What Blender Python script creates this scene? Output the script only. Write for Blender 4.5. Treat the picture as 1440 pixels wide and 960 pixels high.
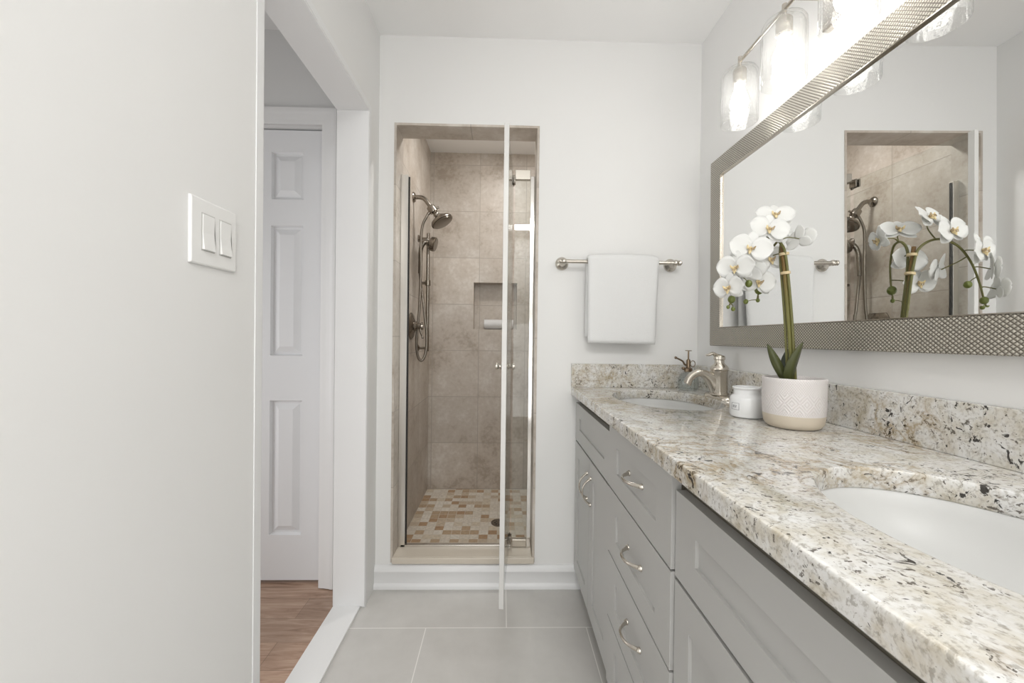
import bpy, bmesh, math, random
from mathutils import Vector, Matrix, noise
random.seed(7)
for o in list(bpy.data.objects): bpy.data.objects.remove(o)
SC = bpy.context.scene
C = SC.collection
PI = math.pi
# ------------------------------------------------------------------ camera
YAW, PITCH, ROLL, CAMZ, FPX = 0.0232, -0.0079, 0.0120, 1.1039, 572.0
def cam_axes():
    f = Vector((math.sin(YAW), math.cos(YAW), 0)); r = Vector((math.cos(YAW), -math.sin(YAW), 0)); u = Vector((0, 0, 1))
    f, u = f*math.cos(PITCH)+u*math.sin(PITCH), u*math.cos(PITCH)-f*math.sin(PITCH)
    r, u = r*math.cos(ROLL)+u*math.sin(ROLL), u*math.cos(ROLL)-r*math.sin(ROLL)
    return r, u, f
cr, cu, cf = cam_axes()
cam = bpy.data.objects.new('camera', bpy.data.cameras.new('camera')); C.objects.link(cam)
cam.data.sensor_width = 36; cam.data.lens = 36*FPX/1440; cam.data.clip_start = 0.02
cam.matrix_world = Matrix(((cr.x, cu.x, -cf.x, 0), (cr.y, cu.y, -cf.y, 0), (cr.z, cu.z, -cf.z, CAMZ), (0, 0, 0, 1)))
SC.camera = cam
# ------------------------------------------------------------------ light and exposure
SC.view_settings.view_transform = 'Standard'; SC.view_settings.look = 'None'
SC.view_settings.gamma = 1; SC.view_settings.use_curve_mapping = False
SC.view_settings.exposure = 0.22
W = bpy.data.worlds.new('world'); SC.world = W; W.use_nodes = True
W.node_tree.nodes['Background'].inputs[0].default_value = (0.9, 0.95, 1, 1)
W.node_tree.nodes['Background'].inputs[1].default_value = 0.3
def area(name, loc, target, size, power, col=(1, 1, 1), size_y=None):
    l = bpy.data.lights.new(name, 'AREA'); l.energy = power; l.color = col; l.size = size
    if size_y: l.shape = 'RECTANGLE'; l.size_y = size_y
    o = bpy.data.objects.new(name, l); C.objects.link(o); o.location = loc
    o.rotation_euler = (Vector(target)-Vector(loc)).to_track_quat('-Z', 'Y').to_euler()
    return o
area('rear_fill_light', (0.1, -1.15, 1.15), (0.0, 1.8, 2.4), 1.35, 14.0, (1.0, 1.0, 1.0), 2.0)  # soft fill added behind the camera; no window is built there
area('ceiling_fill_light', (0.1, -0.90, 2.38), (0.1, -0.62, 0), 0.7, 20.0, (1.0, 1.0, 0.99), 0.16)  # unseen overhead fill, added on the assumption of a lamp behind the camera
area('shower_downlight', (0.06, 2.28, 2.415), (0.06, 2.28, 0), 0.14, 6.8, (1.0, 0.985, 0.965))
area('hall_fill_light', (-2.1, 0.95, 0.95), (-0.9, 1.2, 0.8), 1.2, 11.0, (0.99, 0.995, 1.0), 1.5)  # added fill that brightens the hall from low down; no window behind it
BULB = 16.0
# ------------------------------------------------------------------ node helpers
def new_mat(name):
    m = bpy.data.materials.new(name); m.use_nodes = True
    nt = m.node_tree; b = nt.nodes['Principled BSDF']
    return m, nt, b
def nd(nt, t, **kw):
    n = nt.nodes.new(t)
    for k, v in kw.items():
        if k.startswith('i_'):
            key = k[2:]; key = int(key) if key.isdigit() else key.replace('_', ' ')
            n.inputs[key].default_value = v
        else: setattr(n, k, v)
    return n
def lk(nt, a, b): nt.links.new(a, b)
def ramp(nt, src, stops, interp='LINEAR'):
    n = nt.nodes.new('ShaderNodeValToRGB'); n.color_ramp.interpolation = interp
    e = n.color_ramp.elements
    while len(e) < len(stops): e.new(0.5)
    for i, (p, c) in enumerate(stops):
        e[i].position = p; e[i].color = c if len(c) == 4 else (*c, 1)
    lk(nt, src, n.inputs[0]); return n
def mixc(nt, fac, a, b, mode='MIX'):
    n = nt.nodes.new('ShaderNodeMix'); n.data_type = 'RGBA'; n.blend_type = mode
    for sock, v in ((n.inputs[0], fac), (n.inputs[6], a), (n.inputs[7], b)):
        if hasattr(v, 'is_linked'): lk(nt, v, sock)
        elif isinstance(v, (int, float)): sock.default_value = v
        else: sock.default_value = (*v, 1) if len(v) == 3 else v
    return n.outputs[2]
def mth(nt, op, a, b=None, c=None, clamp=False):
    n = nt.nodes.new('ShaderNodeMath'); n.operation = op; n.use_clamp = clamp
    for i, v in enumerate((a, b, c)):
        if v is None: continue
        if hasattr(v, 'is_linked'): lk(nt, v, n.inputs[i])
        else: n.inputs[i].default_value = v
    return n.outputs[0]
def objco(nt): return nt.nodes.new('ShaderNodeTexCoord').outputs['Object']
def simple(name, col, rough=0.5, metal=0.0, spec=0.5, bump=0, bscale=200, coat=0):
    m, nt, b = new_mat(name)
    b.inputs['Base Color'].default_value = (*col, 1); b.inputs['Roughness'].default_value = rough
    b.inputs['Metallic'].default_value = metal; b.inputs['Specular IOR Level'].default_value = spec
    b.inputs['Coat Weight'].default_value = coat
    if bump:
        n = nd(nt, 'ShaderNodeTexNoise', i_Scale=bscale, i_Detail=3.0); lk(nt, objco(nt), n.inputs['Vector'])
        bp = nd(nt, 'ShaderNodeBump', i_Strength=bump, i_Distance=0.002); lk(nt, n.outputs['Fac'], bp.inputs['Height'])
        lk(nt, bp.outputs[0], b.inputs['Normal'])
    return m
def axes_vec(nt, ax, origin):
    s = nd(nt, 'ShaderNodeSeparateXYZ'); lk(nt, objco(nt), s.inputs[0])
    c = nd(nt, 'ShaderNodeCombineXYZ')
    for i, a in enumerate(ax):
        lk(nt, mth(nt, 'SUBTRACT', s.outputs['XYZ'.index(a)], origin[i]), c.inputs[i])
    return c.outputs[0]
# ------------------------------------------------------------------ materials
M = {}
M['wall'] = simple('wall_paint', (0.80, 0.795, 0.783), 0.62, bump=0.03, bscale=350)
M['ceiling'] = simple('ceiling_paint', (0.93, 0.925, 0.915), 0.8)
M['trim'] = simple('trim_paint', (0.80, 0.80, 0.80), 0.35)
M['hall_wall'] = simple('hall_paint', (0.74, 0.74, 0.735), 0.7)
M['closet'] = simple('closet_door_paint', (0.78, 0.785, 0.80), 0.4, bump=0.04, bscale=120)
M['saddle'] = simple('marble_saddle', (0.80, 0.80, 0.795), 0.3, bump=0)
M['cab'] = simple('cabinet_grey_paint', (0.46, 0.455, 0.44), 0.42, spec=0.4)
M['carcass'] = simple('cabinet_carcass_brown', (0.135, 0.12, 0.09), 0.6)
M['channel'] = simple('pale_brushed_nickel', (0.80, 0.775, 0.73), 0.28, 1.0)
M['porcelain'] = simple('white_porcelain', (0.60, 0.60, 0.588), 0.38, spec=0.35, coat=0.0)
M['plastic'] = simple('white_plastic', (0.83, 0.825, 0.81), 0.3)
M['nickel'] = simple('brushed_nickel', (0.60, 0.56, 0.50), 0.26, 1.0, bump=0.02, bscale=500)
M['warm_nickel'] = simple('satin_nickel', (0.63, 0.585, 0.515), 0.24, 1.0)
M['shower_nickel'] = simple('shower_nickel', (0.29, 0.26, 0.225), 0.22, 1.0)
M['chrome'] = simple('polished_chrome', (0.74, 0.72, 0.69), 0.10, 1.0)
M['bronze'] = simple('aged_brass', (0.235, 0.175, 0.12), 0.32, 1.0)
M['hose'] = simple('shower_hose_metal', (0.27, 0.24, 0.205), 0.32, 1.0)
M['black'] = simple('black_rubber', (0.015, 0.013, 0.012), 0.5)
M['seal'] = simple('clear_vinyl_seal', (0.66, 0.65, 0.63), 0.25)
M['mirror'] = simple('mirror_silver', (0.90, 0.905, 0.90), 0.0, 1.0)
M['ceramic'] = simple('white_ceramic', (0.78, 0.785, 0.785), 0.22, coat=0.2)
M['ink'] = simple('grey_ink', (0.30, 0.30, 0.31), 0.5)
M['soil'] = simple('moss_soil', (0.12, 0.09, 0.055), 0.9, bump=0.8, bscale=180)
M['leaf'] = simple('orchid_leaf', (0.060, 0.068, 0.020), 0.38)
M['leafdark'] = simple('orchid_leaf_dark', (0.018, 0.026, 0.012), 0.4)
M['bud'] = simple('orchid_bud', (0.12, 0.145, 0.025), 0.4)
M['stem'] = simple('orchid_green_stem', (0.13, 0.125, 0.035), 0.45)
M['raffia'] = simple('raffia_tie', (0.62, 0.50, 0.30), 0.7)
M['lip'] = simple('orchid_lip', (0.74, 0.60, 0.34), 0.5)
M['lipdark'] = simple('orchid_lip_marks', (0.40, 0.30, 0.17), 0.5)

def m_granite():
    m, nt, b = new_mat('granite'); co = objco(nt)
    w = nd(nt, 'ShaderNodeTexNoise', i_Scale=11.0, i_Detail=4.0); lk(nt, co, w.inputs['Vector'])
    sub = nd(nt, 'ShaderNodeVectorMath', operation='SUBTRACT'); lk(nt, w.outputs['Color'], sub.inputs[0]); sub.inputs[1].default_value = (.5, .5, .5)
    sc = nd(nt, 'ShaderNodeVectorMath', operation='SCALE'); lk(nt, sub.outputs[0], sc.inputs[0]); sc.inputs['Scale'].default_value = 0.035
    ad = nd(nt, 'ShaderNodeVectorMath', operation='ADD'); lk(nt, co, ad.inputs[0]); lk(nt, sc.outputs[0], ad.inputs[1])
    v = ad.outputs[0]
    def nz(scale, detail=5.0, rough=0.6, vec=v, dist=0.0):
        n = nd(nt, 'ShaderNodeTexNoise', i_Scale=scale, i_Detail=detail, i_Roughness=rough, i_Distortion=dist); lk(nt, vec, n.inputs['Vector']); return n.outputs['Fac']
    base = ramp(nt, nz(22, 6, 0.65), [(0.30, (0.46, 0.41, 0.32)), (0.42, (0.62, 0.59, 0.525)), (0.55, (0.70, 0.69, 0.665)), (0.72, (0.76, 0.757, 0.75))]).outputs[0]
    fine = ramp(nt, nz(170, 3, 0.6), [(0.34, (0.66, 0.635, 0.60)), (0.48, (1, 1, 1)), (0.7, (1.05, 1.05, 1.05))]).outputs[0]
    base = mixc(nt, 0.85, base, fine, 'MULTIPLY')
    zn = nz(3.1, 3, 0.55)
    zone = ramp(nt, zn, [(0.44, (0, 0, 0)), (0.60, (1, 1, 1))]).outputs[0]
    rid = mth(nt, 'ABSOLUTE', mth(nt, 'SUBTRACT', nz(7.5, 6, 0.66, v, 0.5), 0.5))
    vein = ramp(nt, rid, [(0.0, (1, 1, 1)), (0.02, (0.5, 0.5, 0.5)), (0.06, (0, 0, 0))]).outputs[0]
    base = mixc(nt, mth(nt, 'MULTIPLY', vein, mth(nt, 'MULTIPLY_ADD', zone, 0.72, 0.08)), base, (0.34, 0.245, 0.12))
    g = ramp(nt, nz(95, 4, 0.62, v, 0.3), [(0.585, (0, 0, 0)), (0.64, (1, 1, 1))]).outputs[0]
    base = mixc(nt, mth(nt, 'MULTIPLY', g, 0.60), base, (0.27, 0.245, 0.205))
    clus = nz(9.0, 4, 0.62)
    def flecks(scale, t0, k, dist, amt, col, base):
        thr = mth(nt, 'SUBTRACT', t0, mth(nt, 'MULTIPLY', clus, k))
        f = mth(nt, 'SUBTRACT', nz(scale, 3, 0.58, v, dist), thr)
        d = ramp(nt, f, [(0.0, (0, 0, 0)), (0.03, (1, 1, 1))]).outputs[0]
        return mixc(nt, mth(nt, 'MULTIPLY', d, amt), base, col)
    base = flecks(125, 0.80, 0.33, 0.2, 0.85, (0.075, 0.06, 0.045), base)
    base = flecks(52, 0.80, 0.30, 0.9, 0.95, (0.024, 0.020, 0.017), base)
    core = ramp(nt, rid, [(0.0, (1, 1, 1)), (0.012, (0, 0, 0))]).outputs[0]
    cm = ramp(nt, nz(30, 4, 0.6), [(0.50, (0, 0, 0)), (0.56, (1, 1, 1))]).outputs[0]
    base = mixc(nt, mth(nt, 'MULTIPLY', mth(nt, 'MULTIPLY', core, cm), zone), base, (0.05, 0.036, 0.022))
    lk(nt, base, b.inputs['Base Color']); b.inputs['Roughness'].default_value = 0.09; b.inputs['Specular IOR Level'].default_value = 0.5
    return m
M['granite'] = m_granite()

def m_stone_tile(name, ax, origin, w=0.333, h=0.333, dark=1.0):
    m, nt, b = new_mat(name); v = axes_vec(nt, ax, origin); co = objco(nt)
    n1 = nd(nt, 'ShaderNodeTexNoise', i_Scale=5.0, i_Detail=6.0, i_Roughness=0.62); lk(nt, co, n1.inputs['Vector'])
    n2 = nd(nt, 'ShaderNodeTexNoise', i_Scale=45.0, i_Detail=4.0, i_Roughness=0.6); lk(nt, co, n2.inputs['Vector'])
    fac = mth(nt, 'ADD', mth(nt, 'MULTIPLY', n1.outputs['Fac'], 0.7), mth(nt, 'MULTIPLY', n2.outputs['Fac'], 0.3))
    k = dark
    c = ramp(nt, fac, [(0.37, (0.395*k, 0.335*k, 0.275*k)), (0.47, (0.51*k, 0.452*k, 0.39*k)), (0.54, (0.545*k, 0.49*k, 0.43*k)), (0.64, (0.635*k, 0.59*k, 0.535*k))]).outputs[0]
    # each tile a little different
    fl = nd(nt, 'ShaderNodeVectorMath', operation='DIVIDE'); lk(nt, v, fl.inputs[0]); fl.inputs[1].default_value = (w, h, 1)
    f2 = nd(nt, 'ShaderNodeVectorMath', operation='FLOOR'); lk(nt, fl.outputs[0], f2.inputs[0])
    wn = nd(nt, 'ShaderNodeTexWhiteNoise', noise_dimensions='2D'); lk(nt, f2.outputs[0], wn.inputs['Vector'])
    c = mixc(nt, 1.0, c, ramp(nt, wn.outputs['Value'], [(0, (0.93, 0.93, 0.93)), (1, (1.05, 1.05, 1.05))]).outputs[0], 'MULTIPLY')
    br = nd(nt, 'ShaderNodeTexBrick', offset=0.0, squash=1.0, i_Scale=1.0, i_Mortar_Size=0.0022, i_Mortar_Smooth=0.1, i_Brick_Width=w, i_Row_Height=h)
    lk(nt, v, br.inputs['Vector'])
    c = mixc(nt, br.outputs['Fac'], c, (0.40*k, 0.355*k, 0.305*k))
    lk(nt, c, b.inputs['Base Color']); b.inputs['Roughness'].default_value = 0.42
    bp = nd(nt, 'ShaderNodeBump', i_Strength=0.5, i_Distance=0.002); bp.invert = True
    lk(nt, br.outputs['Fac'], bp.inputs['Height']); lk(nt, bp.outputs[0], b.inputs['Normal'])
    return m
M['tile_back'] = m_stone_tile('shower_tile_back', 'XZ', (-0.506, 0.0125))
M['tile_side'] = m_stone_tile('shower_tile_side', 'YZ', (2.94-0.333*4, 0.0125))
M['tile_jamb'] = m_stone_tile('shower_tile_jamb', 'YZ', (1.70, 0.107))
M['tile_soffit'] = m_stone_tile('shower_tile_soffit', 'XY', (-0.484, 1.70))
M['curb'] = simple('beige_marble_sill', (0.62, 0.56, 0.475), 0.3, bump=0.02, bscale=60)

def m_mosaic():
    m, nt, b = new_mat('shower_mosaic'); s = 0.0512
    v = axes_vec(nt, 'XY', (-0.53, 1.90))
    dv = nd(nt, 'ShaderNodeVectorMath', operation='DIVIDE'); lk(nt, v, dv.inputs[0]); dv.inputs[1].default_value = (s, s, 1)
    fl = nd(nt, 'ShaderNodeVectorMath', operation='FLOOR'); lk(nt, dv.outputs[0], fl.inputs[0])
    wn = nd(nt, 'ShaderNodeTexWhiteNoise', noise_dimensions='2D'); lk(nt, fl.outputs[0], wn.inputs['Vector'])
    c = ramp(nt, wn.outputs['Value'], [(0.0, (0.44, 0.29, 0.17)), (0.12, (0.49, 0.36, 0.235)), (0.28, (0.58, 0.48, 0.36)), (0.42, (0.70, 0.64, 0.55)), (0.68, (0.74, 0.69, 0.61)), (0.86, (0.66, 0.58, 0.46))], 'CONSTANT').outputs[0]
    n = nd(nt, 'ShaderNodeTexNoise', i_Scale=60.0, i_Detail=4.0); lk(nt, v, n.inputs['Vector'])
    c = mixc(nt, 1.0, c, ramp(nt, n.outputs['Fac'], [(0.3, (0.85, 0.85, 0.85)), (0.7, (1.1, 1.1, 1.1))]).outputs[0], 'MULTIPLY')
    br = nd(nt, 'ShaderNodeTexBrick', offset=0.0, i_Scale=1.0, i_Mortar_Size=0.0016, i_Mortar_Smooth=0.1, i_Brick_Width=s, i_Row_Height=s); lk(nt, v, br.inputs['Vector'])
    c = mixc(nt, br.outputs['Fac'], c, (0.62, 0.56, 0.47))
    lk(nt, c, b.inputs['Base Color']); b.inputs['Roughness'].default_value = 0.4
    return m
M['mosaic'] = m_mosaic()

def m_floor():
    m, nt, b = new_mat('floor_tile')
    v = axes_vec(nt, 'XY', (0.0275-0.612-0.306, 1.5435-0.305*8))
    br = nd(nt, 'ShaderNodeTexBrick', offset=0.5, offset_frequency=2, i_Scale=1.0, i_Mortar_Size=0.0016, i_Mortar_Smooth=0.0, i_Brick_Width=0.612, i_Row_Height=0.305)
    lk(nt, v, br.inputs['Vector'])
    n = nd(nt, 'ShaderNodeTexNoise', i_Scale=7.0, i_Detail=6.0, i_Roughness=0.6); lk(nt, v, n.inputs['Vector'])
    c = ramp(nt, n.outputs['Fac'], [(0.3, (0.525, 0.51, 0.485)), (0.7, (0.59, 0.575, 0.55))]).outputs[0]
    c = mixc(nt, br.outputs['Fac'], c, (0.80, 0.78, 0.75))
    lk(nt, c, b.inputs['Base Color']); b.inputs['Roughness'].default_value = 0.35
    return m
M['floor'] = m_floor()

def m_wood():
    m, nt, b = new_mat('hall_laminate'); v = axes_vec(nt, 'XY', (-3.0, -0.02)); 
    br = nd(nt, 'ShaderNodeTexBrick', offset=0.37, i_Scale=1.0, i_Mortar_Size=0.0009, i_Brick_Width=1.1, i_Row_Height=0.125, i_Bias=0.0)
    br.inputs['Color1'].default_value = (0.80, 0.80, 0.80, 1); br.inputs['Color2'].default_value = (1.15, 1.12, 1.1, 1)
    lk(nt, v, br.inputs['Vector'])
    mp = nd(nt, 'ShaderNodeMapping'); lk(nt, v, mp.inputs['Vector']); mp.inputs['Scale'].default_value = (3.0, 26.0, 1)
    n = nd(nt, 'ShaderNodeTexNoise', i_Scale=1.6, i_Detail=7.0, i_Roughness=0.62, i_Distortion=1.2); lk(nt, mp.outputs[0], n.inputs['Vector'])
    c = ramp(nt, n.outputs['Fac'], [(0.28, (0.24, 0.145, 0.10)), (0.45, (0.40, 0.265, 0.19)), (0.58, (0.48, 0.335, 0.25)), (0.75, (0.58, 0.43, 0.335))]).outputs[0]
    c = mixc(nt, 1.0, c, br.outputs['Color'], 'MULTIPLY')
    c = mixc(nt, br.outputs['Fac'], c, (0.20, 0.13, 0.09))
    lk(nt, c, b.inputs['Base Color']); b.inputs['Roughness'].default_value = 0.32
    return m
M['wood'] = m_wood()

def m_frame():
    m, nt, b = new_mat('quilted_silver_frame'); v = axes_vec(nt, 'YZ', (0, 0.02))
    s = nd(nt, 'ShaderNodeSeparateXYZ'); lk(nt, v, s.inputs[0])
    a = mth(nt, 'DIVIDE', s.outputs[0], 0.0100); c = mth(nt, 'DIVIDE', s.outputs[1], 0.0084)
    def tri(x): return mth(nt, 'PINGPONG', x, 0.5)
    h = mth(nt, 'MULTIPLY', mth(nt, 'MINIMUM', tri(mth(nt, 'ADD', a, c)), tri(mth(nt, 'SUBTRACT', a, c))), 2.0)
    col = ramp(nt, h, [(0.0, (0.10, 0.085, 0.065)), (0.16, (0.30, 0.275, 0.235)), (0.42, (0.62, 0.585, 0.52)), (1.0, (0.80, 0.77, 0.71))]).outputs[0]
    lk(nt, col, b.inputs['Base Color']); b.inputs['Metallic'].default_value = 0.85; b.inputs['Roughness'].default_value = 0.36
    bp = nd(nt, 'ShaderNodeBump', i_Strength=0.85, i_Distance=0.0022); lk(nt, h, bp.inputs['Height']); lk(nt, bp.outputs[0], b.inputs['Normal'])
    return m
M['frame'] = m_frame()
M['frame_lip'] = simple('frame_inner_lip', (0.50, 0.46, 0.40), 0.25, 1.0)

def schlick(nt, normal=None, f0=0.04, gain=1.0):
    lw = nd(nt, 'ShaderNodeLayerWeight', i_Blend=0.5)
    if normal is not None: lk(nt, normal, lw.inputs['Normal'])
    return mth(nt, 'MULTIPLY_ADD', mth(nt, 'POWER', lw.outputs['Facing'], 5.0), (1-f0)*gain, f0*gain, clamp=True)
def m_glass(name, tint=(0.97, 0.985, 0.975), gain=1.0, bump=0, bscale=60, rough=0.0, milky=0.0):
    m, nt, b = new_mat(name); nt.nodes.remove(b); out = nt.nodes['Material Output']
    t = nd(nt, 'ShaderNodeBsdfTransparent'); t.inputs[0].default_value = (*tint, 1)
    g = nd(nt, 'ShaderNodeBsdfGlossy'); g.inputs['Roughness'].default_value = rough
    base = t.outputs[0]; nrm = None
    if bump:
        vo = nd(nt, 'ShaderNodeTexVoronoi', i_Scale=bscale); lk(nt, objco(nt), vo.inputs['Vector'])
        hh = ramp(nt, vo.outputs['Distance'], [(0.0, (1, 1, 1)), (0.35, (0, 0, 0))]).outputs[0]
        bp = nd(nt, 'ShaderNodeBump', i_Strength=bump, i_Distance=0.003); lk(nt, hh, bp.inputs['Height']); nrm = bp.outputs[0]
        lk(nt, nrm, g.inputs['Normal'])
        tl = nd(nt, 'ShaderNodeBsdfTranslucent'); tl.inputs[0].default_value = (0.9, 0.9, 0.89, 1)
        m0 = nd(nt, 'ShaderNodeMixShader'); lk(nt, mth(nt, 'MULTIPLY_ADD', hh, 0.10, milky), m0.inputs[0]); lk(nt, base, m0.inputs[1]); lk(nt, tl.outputs[0], m0.inputs[2]); base = m0.outputs[0]
    mx = nd(nt, 'ShaderNodeMixShader'); lk(nt, schlick(nt, nrm, 0.04, gain), mx.inputs[0]); lk(nt, base, mx.inputs[1]); lk(nt, g.outputs[0], mx.inputs[2])
    lk(nt, mx.outputs[0], out.inputs[0]); return m
M['glass'] = m_glass('clear_shower_glass', (0.965, 0.98, 0.972), 0.9)
M['seeded'] = m_glass('seeded_glass', (0.97, 0.97, 0.965), 1.0, bump=0.5, bscale=170, rough=0.08, milky=0.035)
M['bottle'] = m_glass('bottle_glass', (0.955, 0.97, 0.968), 1.2)

def m_towel():
    m, nt, b = new_mat('white_terry'); co = objco(nt)
    b.inputs['Base Color'].default_value = (0.76, 0.76, 0.755, 1); b.inputs['Roughness'].default_value = 0.95
    b.inputs['Sheen Weight'].default_value = 0.3
    n = nd(nt, 'ShaderNodeTexNoise', i_Scale=420.0, i_Detail=2.0); lk(nt, co, n.inputs['Vector'])
    n2 = nd(nt, 'ShaderNodeTexNoise', i_Scale=26.0, i_Detail=3.0); lk(nt, co, n2.inputs['Vector'])
    bp = nd(nt, 'ShaderNodeBump', i_Strength=0.5, i_Distance=0.003); lk(nt, mth(nt, 'ADD', n.outputs['Fac'], n2.outputs['Fac']), bp.inputs['Height']); lk(nt, bp.outputs[0], b.inputs['Normal'])
    return m
M['towel'] = m_towel()

def m_petal():
    m, nt, b = new_mat('orchid_petal'); out = nt.nodes['Material Output']
    b.inputs['Base Color'].default_value = (0.86, 0.86, 0.84, 1); b.inputs['Roughness'].default_value = 0.55
    tl = nd(nt, 'ShaderNodeBsdfTranslucent'); tl.inputs[0].default_value = (0.86, 0.86, 0.83, 1)
    mx = nd(nt, 'ShaderNodeMixShader'); mx.inputs[0].default_value = 0.3
    lk(nt, b.outputs[0], mx.inputs[1]); lk(nt, tl.outputs[0], mx.inputs[2]); lk(nt, mx.outputs[0], out.inputs[0]); return m
M['petal'] = m_petal()

def m_bamboo():
    m, nt, b = new_mat('bamboo_stake'); s = nd(nt, 'ShaderNodeSeparateXYZ'); lk(nt, objco(nt), s.inputs[0])
    c = ramp(nt, s.outputs[2], [(0.0, (0.16, 0.16, 0.04)), (0.30, (0.15, 0.14, 0.035)), (0.42, (0.17, 0.09, 0.02)), (0.50, (0.14, 0.06, 0.012))]).outputs[0]
    lk(nt, c, b.inputs['Base Color']); b.inputs['Roughness'].default_value = 0.5; return m
M['bamboo'] = m_bamboo()

def m_pot():
    m, nt, b = new_mat('embossed_pot'); s = nd(nt, 'ShaderNodeSeparateXYZ'); lk(nt, objco(nt), s.inputs[0])
    x, y, z = s.outputs
    ang = mth(nt, 'MULTIPLY', mth(nt, 'ARCTAN2', y, x), 14/(2*PI))     # 14 diamonds round the pot
    u = mth(nt, 'MULTIPLY', mth(nt, 'PINGPONG', ang, 0.5), 2.0)
    zz = mth(nt, 'DIVIDE', mth(nt, 'SUBTRACT', z, 0.064), 0.0185)
    d = mth(nt, 'ADD', u, mth(nt, 'ABSOLUTE', zz))
    rings = mth(nt, 'SINE', mth(nt, 'MULTIPLY', d, 13.0))
    band = mth(nt, 'LESS_THAN', mth(nt, 'ABSOLUTE', zz), 1.15)
    dots = mth(nt, 'MULTIPLY', mth(nt, 'SINE', mth(nt, 'MULTIPLY', ang, 2*PI*6)), mth(nt, 'SINE', mth(nt, 'MULTIPLY', z, 900.0)))
    hgt = mth(nt, 'ADD', mth(nt, 'MULTIPLY', rings, band), mth(nt, 'MULTIPLY', dots, mth(nt, 'SUBTRACT', 1.0, mth(nt, 'MULTIPLY', band, 0.7))))
    glz = mth(nt, 'GREATER_THAN', z, 0.034)
    bp = nd(nt, 'ShaderNodeBump', i_Strength=0.35, i_Distance=0.0012); lk(nt, mth(nt, 'MULTIPLY', hgt, glz), bp.inputs['Height']); lk(nt, bp.outputs[0], b.inputs['Normal'])
    hc = ramp(nt, mth(nt, 'MULTIPLY_ADD', hgt, 0.25, 0.5), [(0.2, (0.64, 0.60, 0.585)), (0.7, (0.74, 0.71, 0.70))]).outputs[0]
    c = mixc(nt, glz, (0.60, 0.53, 0.43), hc)
    lk(nt, c, b.inputs['Base Color']); b.inputs['Roughness'].default_value = 0.55; return m
M['pot'] = m_pot()

def m_bulb():
    m, nt, b = new_mat('lit_bulb'); nt.nodes.remove(b)
    e = nd(nt, 'ShaderNodeEmission'); e.inputs[0].default_value = (1.0, 0.985, 0.96, 1); e.inputs[1].default_value = BULB
    lk(nt, e.outputs[0], nt.nodes['Material Output'].inputs[0]); return m
M['bulb'] = m_bulb()

# ------------------------------------------------------------------ mesh helpers
def obj(name, bm, mat, parent=None, smooth=False, bevel=0, bseg=2, loc=None):
    me = bpy.data.meshes.new(name)
    bmesh.ops.recalc_face_normals(bm, faces=bm.faces[:])
    bm.to_mesh(me); bm.free()
    for m in (mat if isinstance(mat, (list, tuple)) else [mat]): me.materials.append(m)
    o = bpy.data.objects.new(name, me); C.objects.link(o)
    if parent is not None: o.parent = parent
    if loc is not None: o.location = loc
    if smooth:
        for p in me.polygons: p.use_smooth = True
        if smooth == 'auto':
            me.set_sharp_from_angle(angle=math.radians(38))
    if bevel:
        b = o.modifiers.new('bevel', 'BEVEL'); b.width = bevel; b.segments = bseg; b.limit_method = 'ANGLE'; b.angle_limit = math.radians(40)
        b.harden_normals = False
    return o
def thing(name, label, cat, loc=(0, 0, 0), group=None):
    o = bpy.data.objects.new(name, None); C.objects.link(o); o.location = loc; o.empty_display_size = 0.05
    o['label'] = label; o['category'] = cat
    if group: o['group'] = group
    return o
def tag(o, label, cat, group=None):
    o['label'] = label; o['category'] = cat
    if group: o['group'] = group
    return o
def struct(name, bm, mat, label, cat, **kw):
    o = obj(name, bm, mat, **kw); o['kind'] = 'structure'; o['label'] = label; o['category'] = cat; return o
def box(bm, x0, x1, y0, y1, z0, z1, mi=0):
    v = [bm.verts.new((x, y, z)) for x in (x0, x1) for y in (y0, y1) for z in (z0, z1)]
    for f in ((0, 1, 3, 2), (4, 6, 7, 5), (0, 4, 5, 1), (2, 3, 7, 6), (0, 2, 6, 4), (1, 5, 7, 3)):
        bm.faces.new([v[i] for i in f]).material_index = mi
    return bm
def boxes(*bs):
    bm = bmesh.new()
    for b in bs: box(bm, *b)
    return bm
def frame_for(t):
    t = t.normalized(); a = Vector((0, 0, 1)) if abs(t.z) < 0.9 else Vector((1, 0, 0))
    u = t.cross(a).normalized(); return u, u.cross(t).normalized()
def smooth_path(pts, n=6):
    P = [Vector(p) for p in pts]; out = []
    for i in range(len(P)-1):
        p0 = P[max(i-1, 0)]; p1 = P[i]; p2 = P[i+1]; p3 = P[min(i+2, len(P)-1)]
        for k in range(n):
            t = k/n
            out.append(0.5*((2*p1)+(p2-p0)*t+(2*p0-5*p1+4*p2-p3)*t*t+(3*p1-p0-3*p2+p3)*t**3))
    out.append(P[-1]); return out
def interp(rs, n):
    out = []
    for i in range(n):
        f = i/(n-1)*(len(rs)-1); k = min(int(f), len(rs)-2); out.append(rs[k]+(rs[k+1]-rs[k])*(f-k))
    return out
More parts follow.
